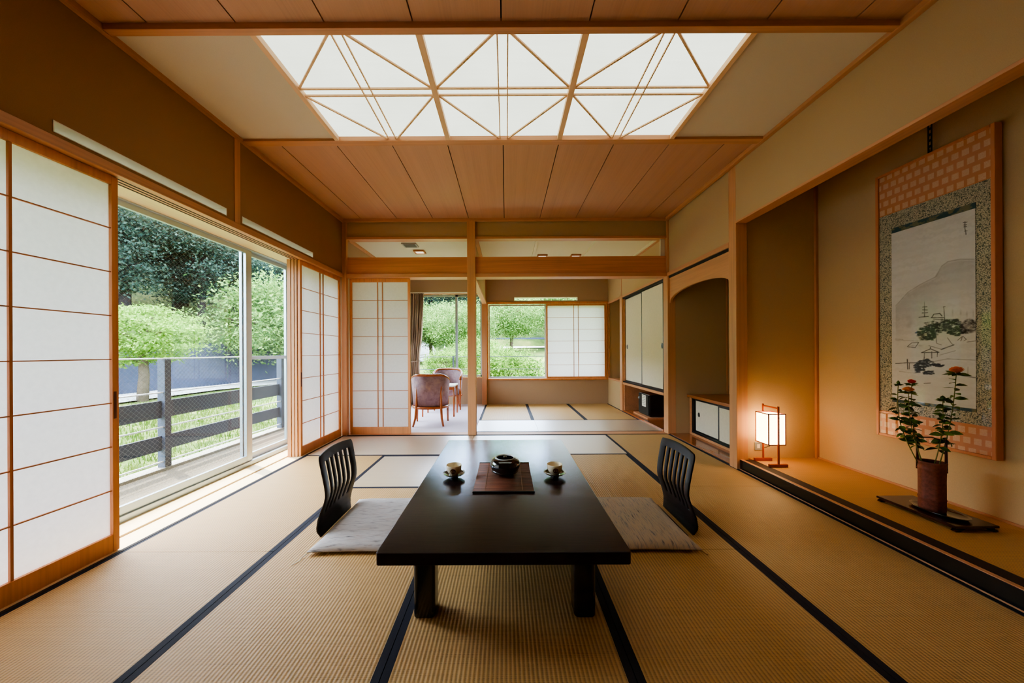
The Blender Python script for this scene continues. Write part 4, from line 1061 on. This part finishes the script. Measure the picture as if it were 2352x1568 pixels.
# grass blades
q=MB()
for k in range(16000):
    u=R.random()**1.3; x=-3.8-7*u; y=2.2+R.random()*(3+9*u+5); 
    a=R.uniform(0,math.pi); h=R.uniform(.05,.12)*(1+.6*u); w_=.006*(1+1.6*u); dx=math.cos(a)*w_;dy=math.sin(a)*w_; lx=R.uniform(-.04,.04);ly=R.uniform(-.04,.04)
    q.add([(x-dx,y-dy,-.396),(x+dx,y+dy,-.396),(x+lx,y+ly,-.396+h)],[(0,1,2)])
gl,nt,out=mat('grass_blade'); d=N(nt,'ShaderNodeBsdfDiffuse');tr=N(nt,'ShaderNodeBsdfTranslucent');mx=N(nt,'ShaderNodeMixShader');mx.inputs[0].default_value=.35
nz=noise(nt,tcoord(nt),2.2,3,.6);cc=ramp(nt,nz,[(.35,srgb(58,86,26)),(.6,srgb(104,122,54))]);lk(nt,cc,d.inputs[0]);lk(nt,cc,tr.inputs[0]);lk(nt,d.outputs[0],mx.inputs[1]);lk(nt,tr.outputs[0],mx.inputs[2]);lk(nt,mx.outputs[0],out.inputs[0])
g_=obj('lawn_grass',q,gl,fix=False); setp(g_,'sunlit short grass of the garden beyond the balcony railing','grass',kind='stuff')
# path, wall
def ribbon(fn,ys,z0,z1,th):
    q=MB();vs=[];fs=[]
    for y in ys:
        x=fn(y); vs+=[(x,y,z0(y)),(x,y,z1(y)),(x-th,y,z1(y)),(x-th,y,z0(y))]
    for i in range(len(ys)-1):
        for k in range(4): fs.append((4*i+k,4*i+(k+1)%4,4*i+4+(k+1)%4,4*i+4+k))
    fs+=[(0,1,2,3),(4*len(ys)-4,4*len(ys)-1,4*len(ys)-2,4*len(ys)-3)]
    return q.add(vs,fs)
ys=[-4+1.0*k for k in range(46)]
rz_=lambda y: -.42+(.085*(y-9)*min(1,max(0,(wallx(y)+2+11)/9)) if y>9 else 0)
rw_=obj('retaining_wall',ribbon(wallx,ys,lambda y:-.6,lambda y:1.62+max(0,y-20)*.02,.6),plain('blue_grey_wall',srgb(66,72,90),.9,.2,nz=.2,scale=3)); setp(rw_,'blue grey retaining wall running behind the garden','wall')
vs=[];fs=[]
for y in ys:
    x=wallx(y)
    for d in (.02,2.4): vs.append((x+d,y,gz(x+d,y)+.06))
for i in range(len(ys)-1): fs.append((2*i,2*i+1,2*i+3,2*i+2))
struct('ground_path',MB().add(vs,fs),M['concrete_pale'],fix=False)
vs=[];xs_=[-9+1.0*k for k in range(26)]
for x in xs_:
    for d in (0,2.2): vs.append((x,29.5+.10*(x+9)+d,max(gz(x,29.5+.10*(x+9)+d),gz(x,29.5+.10*(x+9)))+.07))
struct('ground_road',MB().add(vs,[(2*i,2*i+2,2*i+3,2*i+1) for i in range(25)]),M['concrete_pale'],fix=False)
fw_=lambda x: 33.2+.10*(x+9)
q=MB();vs=[]
for x in xs_:
    y=fw_(x); h=gz(x,29.5+.10*(x+9)); vs+=[(x,y,h-.3),(x,y,h+1.15),(x,y+.3,h+1.15),(x,y+.3,h-.3)]
fs=[(4*i+k,4*i+(k+1)%4,4*i+4+(k+1)%4,4*i+4+k) for i in range(25) for k in range(4)]+[(0,1,2,3),(103,102,101,100)]
o_=obj('roadside_wall',q.add(vs,fs),plain('blue_grey_wall_far',srgb(88,96,118),.9,.2,nz=.2,scale=3)); setp(o_,'low blue grey wall along the road beyond the back windows','wall')
# white guard rail on the path
gr_=thing('guard_rail',(wallx(26)+2.5,26,gz(wallx(26)+2.5,26)),'white roadside guard rail along the path under the trees','guard rail')
q=MB()
yy=[17+1.0*k for k in range(26)]
for z in (.42,.62):
    q.tube([(wallx(y)+2.5,y,gz(wallx(y)+2.5,y)+z) for y in yy],.05,6)
obj('rail',q,M['white'],gr_)
for y in yy[::2]:
    x=wallx(y)+2.5; obj('post',MB().box(x-.04,x+.04,y-.04,y+.04,gz(x,y),gz(x,y)+.66),M['white'],gr_)
# balcony
struct('floor_balcony',MB().box(-3.72,-2.75,-3,7.2,-.30,-.07),plain('tan_balcony_deck',srgb(98,88,72),.8,.3,nz=.15,scale=6))
trim(MB().box(-3.76,-3.60,-3,7.2,-.42,-.045),M['concrete'])
rl=thing('balcony_railing',(-3.64,3.5,-.045),'grey metal balcony railing with wide boards and thin wires outside the window','railing')
M['rail']=plain('dark_grey_metal',srgb(70,77,90),.6,.3,.0,nz=.12,scale=20)
M['wire']=plain('steel_wire',srgb(240,242,244),.4,.4,.2)
for y in (-.2,1.8,3.60,5.45,7.1):
    obj('post',MB().box(-3.69,-3.61,y-.035,y+.035,-.045,1.10),M['rail'],rl,bevel=.003)
for z0_,z1_ in ((.48,.66),(.135,.29)):
    obj('board',MB().box(-3.665,-3.645,-3,7.2,z0_,z1_),M['rail'],rl)
for z in (1.107,.75,.385,.02): obj('wire',MB().tube([(-3.63,-3,z),(-3.63,7.2,z)],.0085,6),M['wire'],rl)
# railing returning behind the back rooms
rb=thing('rear_railing',(-1.5,8.9,-.05),'thin grey railing seen through the back windows','railing')
for x in (-3.4,-2.4,-1.4):
    obj('post',MB().box(x-.02,x+.02,8.88,8.92,-.05,1.05),M['rail'],rb)
for z in (1.03,.70): obj('wire',MB().tube([(-3.63,8.9,z),(2.4,8.9,z)],.008,6),M['rail'],rb)
struct('floor_balcony_rear',MB().box(-3.72,2.6,7.61,8.96,-.30,-.07),M['concrete'])
# building parts outside
struct('added_sun_eave',MB().box(-3.47,-2.75,-1.9,7.75,2.72,2.80),M['white'])  # unseen overhang added to limit the sun, edge set to the sill
struct('added_sun_eave_rear',MB().box(-3.55,3.4,7.61,8.4,2.72,2.80),M['white'])  # unseen overhang added to keep direct sun off the far floor
struct('wall_left_outer_upper',MB().box(-2.78,-2.50,-1.8,4.80,2.45,3.1).box(-2.78,-2.5,-1.8,-.04,-.4,2.45),M['white'])
struct('wall_back_outer_upper',MB().box(-2.5,3.2,7.5,7.61,2.86,3.1),M['white'])
# ------------------------------------------------------------------ trees
def leafmat(name,c0,c1,tr=.35,rough=0):
    m,nt,out=mat(name); d=N(nt,'ShaderNodeBsdfDiffuse');t=N(nt,'ShaderNodeBsdfTranslucent');mx=N(nt,'ShaderNodeMixShader');mx.inputs[0].default_value=tr
    ge=N(nt,'ShaderNodeNewGeometry'); cc=ramp(nt,ge.outputs['Random Per Island'],[(0,c0),(1,c1)])
    lk(nt,cc,d.inputs[0]);lk(nt,cc,t.inputs[0]);lk(nt,d.outputs[0],mx.inputs[1]);lk(nt,t.outputs[0],mx.inputs[2]);lk(nt,mx.outputs[0],out.inputs[0]); return m
M['lfbright']=leafmat('bright_maple_leaves',srgb(78,120,40),srgb(150,184,90))
M['lfmid']=leafmat('fresh_green_leaves',srgb(62,98,50),srgb(146,178,100),.32)
M['lfshrub']=leafmat('pale_shrub_leaves',srgb(50,86,36),srgb(146,182,86),.35)
M['lfdark']=leafmat('dark_pine_foliage',srgb(34,52,48),srgb(78,98,84),.2)
M['bark']=plain('grey_brown_bark',srgb(96,84,70),.9,.1,nz=.3,scale=12)
M['barkdark']=plain('dark_pine_bark',srgb(52,46,46),.9,.1,nz=.3,scale=12)
def crown_mesh(seed,rx,rz,zc,nclu,nleaf,ls,m,flat=.5,layered=False):
    r=np.random.RandomState(seed); cl=[]
    while len(cl)<nclu:
        p=r.uniform(-1,1,3)
        l=np.linalg.norm(p)
        if l>1 or l<.35: continue
        cl.append(p)
    cl=np.array(cl); idx=r.randint(0,nclu,nleaf); off=r.normal(0,.17,(nleaf,3)); off[:,2]*=(.45 if layered else .8)
    P=cl[idx]+off; P[:,0]*=rx;P[:,1]*=rx;P[:,2]=P[:,2]*rz+zc
    nrm=r.normal(0,1,(nleaf,3)); nrm[:,2]=np.abs(nrm[:,2])+flat; nrm/=np.linalg.norm(nrm,axis=1)[:,None]
    tg=np.cross(nrm,r.normal(0,1,(nleaf,3))); tg/=np.linalg.norm(tg,axis=1)[:,None]+1e-9; bt=np.cross(nrm,tg)
    s=ls*r.uniform(.6,1.3,nleaf)[:,None]
    V=np.stack([P-tg*s,P-bt*s*.5,P+tg*s,P+bt*s*.5],1).reshape(-1,3)
    me=bpy.data.meshes.new('foliage'); me.vertices.add(nleaf*4); me.vertices.foreach_set('co',V.ravel().astype(np.float32))
    me.loops.add(nleaf*4); me.loops.foreach_set('vertex_index',np.arange(nleaf*4,dtype=np.int32))
    me.polygons.add(nleaf); me.polygons.foreach_set('loop_start',np.arange(0,nleaf*4,4,dtype=np.int32)); me.polygons.foreach_set('loop_total',np.full(nleaf,4,dtype=np.int32))
    me.update(calc_edges=True); me.materials.append(m); return me,cl
def tree(name,label,cat,group,loc,seed,rx,rz,zc,nclu,nleaf,ls,m,trunk=.12,bark='bark',layered=False,proto=None,rot=0,scale=1):
    if proto is not None:
        t=dup(proto); t.location=loc; t.rotation_euler=(0,0,rot); t.scale=(scale,)*3; setp(t,label,cat,group); return t
    t=thing(name,loc,label,cat,group); me,cl=crown_mesh(seed,rx,rz,zc,nclu,nleaf,ls,m,layered=layered)
    o=bpy.data.objects.new('foliage',me);COL.objects.link(o);o.parent=t
    q=MB(); q.tube([(0,0,-.3),(.05,.03,zc*.4),(-.04,.05,zc*.8),(0,0,zc+rz*.5)],[trunk*1.2,trunk,trunk*.8,trunk*.3],8)
    for k in range(min(14,nclu)):
        p=cl[k]; e=Vector((p[0]*rx*.85,p[1]*rx*.85,p[2]*rz*.85+zc)); s0=Vector((0,0,min(e.z,zc+rz*.4)*.75)); q.tube([s0,s0.lerp(e,.5)+Vector((0,0,.1*rz)),e],[trunk*.45,trunk*.3,trunk*.12],5)
    obj('trunk',q,M[bark],t,local=True); return t
tree('maple_tree','broad bright green maple tree behind the balcony railing, left side of the window','tree',None,(-12.0,11.1,-.4),11,1.75,.95,2.15,75,15000,.055,M['lfbright'],.13,layered=True)
LT=('leafy_tree','tree','broadleaf trees around the garden')
LS=[((-11.3,17.6,-.3),2.0,'pale green leafy tree seen through the narrow right sash'),
 ((-9.2,24,.3),2.7,'tall leafy tree behind the curtain side of the carpeted room window'),
 ((-6.0,27,.8),2.4,'leafy tree in the middle of the carpeted room window'),
 ((-3.2,24,.7),2.3,'leafy tree rising behind the slim wooden post'),
 ((.4,27,1.4),2.4,'leafy tree at the left of the back room window'),
 ((4.3,30,2.0),3.0,'rounded yellow green tree at the right of the back room window'),
 ((9,30,2.4),3.4,'leafy tree hidden behind the short paper screen'),
 ((-13,30,1.4),4.2,'leafy tree far up the slope behind the balcony'),]
pr=None
for i,(l,sz,lb) in enumerate(LS):
    if pr is None:
        pr=tree(LT[0],lb,LT[1],LT[2],l,21,3.0,2.1,3.1,120,26000,.088,M['lfmid'],.16); p0=sz
    else: tree(LT[0],lb,LT[1],LT[2],l,0,0,0,0,0,0,0,None,proto=pr,rot=i*1.3,scale=sz/3.0)
# pines on the slope
PL=[(-17.2,15.2),(-18.5,19),(-20,15),(-21,22),(-16.5,20.5),(-19,16.8),(-17,23.5),(-22,17.5),(-16.2,18.0),(-24,18),(-19,27),(-14.5,28),(-12,33),(-8,36),(-3,38),(2,38),(7,38),(12,37),(-26,26),(-22,32),(-16,38),(-10,42),(-1,44),(6,45)]
PT=['dark pine with a bare trunk rising from the slope top, leftmost through the window']+['dark pine tree on the wooded slope behind the retaining wall']*12+['dark conifer on the wooded hill behind the back windows']*11
pp=None
for i,(x,y) in enumerate(PL):
    l=(x,y,gz(x,y)-.1)
    if pp is None: pp=tree('pine_tree',PT[i],'tree','dark pines on the slope',l,31,2.9,2.7,4.3,52,26000,.075,M['lfdark'],.17,'barkdark',layered=True)
    else: tree('pine_tree',PT[i],'tree','dark pines on the slope',l,0,0,0,0,0,0,0,None,proto=pp,rot=i*2.1,scale=1.0+.25*((i*7)%4)/3)
SH=[((.12,11.0,-.3),.78,'round bright shrub in the middle of the back room window'),((-.75,12.8,-.1),1.0,'taller pale shrub beside the slim corner post, seen through the back window'),((2.3,12.5,-.1),.75,'low pale shrub at the right of the back room window'),((-2.6,14.5,-.0),.85,'low shrub below the carpeted room window view'),((-1.4,16.5,.4),1.1,'light green shrub behind the slim wooden post')]
ps=None
for i,(l,sz,lb) in enumerate(SH):
    l=(l[0],l[1],gz(l[0],l[1]))
    if ps is None: ps=tree('garden_shrub',lb,'shrub','garden shrubs',l,41,1.0,.72,.72,60,11000,.042,M['lfshrub'],.04)
    else: tree('garden_shrub',lb,'shrub','garden shrubs',l,0,0,0,0,0,0,0,None,proto=ps,rot=i*1.1,scale=sz)
# ------------------------------------------------------------------ light
W=bpy.data.worlds.new('World'); SC.world=W; W.use_nodes=True; nt=W.node_tree; nt.nodes.clear()
o=nt.nodes.new('ShaderNodeOutputWorld');bg=nt.nodes.new('ShaderNodeBackground');sk=nt.nodes.new('ShaderNodeTexSky')
sk.sky_type='NISHITA';sk.sun_disc=False;sk.sun_elevation=math.radians(60);sk.sun_rotation=math.radians(-60);sk.air_density=1;sk.dust_density=2.5;sk.ozone_density=1
mixn=nt.nodes.new('ShaderNodeMix');mixn.data_type='RGBA';mixn.inputs[0].default_value=.55;mixn.inputs[7].default_value=(7,8.1,9.8,1)
nt.links.new(sk.outputs[0],mixn.inputs[6]);nt.links.new(mixn.outputs[2],bg.inputs[0]);bg.inputs[1].default_value=SKY
nt.links.new(bg.outputs[0],o.inputs[0])
su=bpy.data.lights.new('sun','SUN');su.energy=SUN;su.angle=math.radians(.6);su.color=(1,.95,.86)
so=bpy.data.objects.new('sun',su);COL.objects.link(so)
so.rotation_euler=Vector((.82,-.47,-1.89)).to_track_quat('-Z','Y').to_euler(); so.location=(-8,8,12)
# fill lamp added behind the camera to brighten the room, switched off
def area(name,loc,tgt,sx,sy,en,col):
    l=bpy.data.lights.new(name,'AREA');l.shape='RECTANGLE';l.size=sx;l.size_y=sy;l.energy=en;l.color=col
    ob=bpy.data.objects.new(name,l);COL.objects.link(ob);ob.location=loc
    ob.rotation_euler=(Vector(tgt)-Vector(loc)).to_track_quat('-Z','Y').to_euler();return ob
0 and area('rear_fill_lamp',(0,-1.2,2.6),(.3,3.2,.6),2.6,.8,FILL,(1,.9,.74))
# ------------------------------------------------------------------ camera
F_=775.0
cam=bpy.data.cameras.new('camera');co=bpy.data.objects.new('camera',cam);COL.objects.link(co)
cam.sensor_width=36;cam.lens=F_/2352*36;cam.shift_x=13/2352;cam.shift_y=23/2352
cam.clip_start=.05;cam.clip_end=400
co.location=(0,0,1.163);co.rotation_euler=Euler((math.radians(90),0,0))
co.rotation_mode='QUATERNION'
co.rotation_quaternion=Euler((math.radians(90),0,0)).to_quaternion()@Euler((0,0,ROLL)).to_quaternion()
SC.camera=co
SC.view_settings.view_transform='AgX';SC.view_settings.look='AgX - Medium High Contrast';SC.view_settings.exposure=EXPO;SC.view_settings.gamma=GAM
cy=SC.cycles
cy.max_bounces=7;cy.diffuse_bounces=5;cy.glossy_bounces=4;cy.transmission_bounces=4;cy.transparent_max_bounces=12
cy.sample_clamp_indirect=6;cy.caustics_reflective=False;cy.caustics_refractive=False
cy.use_denoising=True
try: cy.denoiser='OPENIMAGEDENOISE'
except Exception: pass
cy.use_adaptive_sampling=True;cy.adaptive_threshold=.06
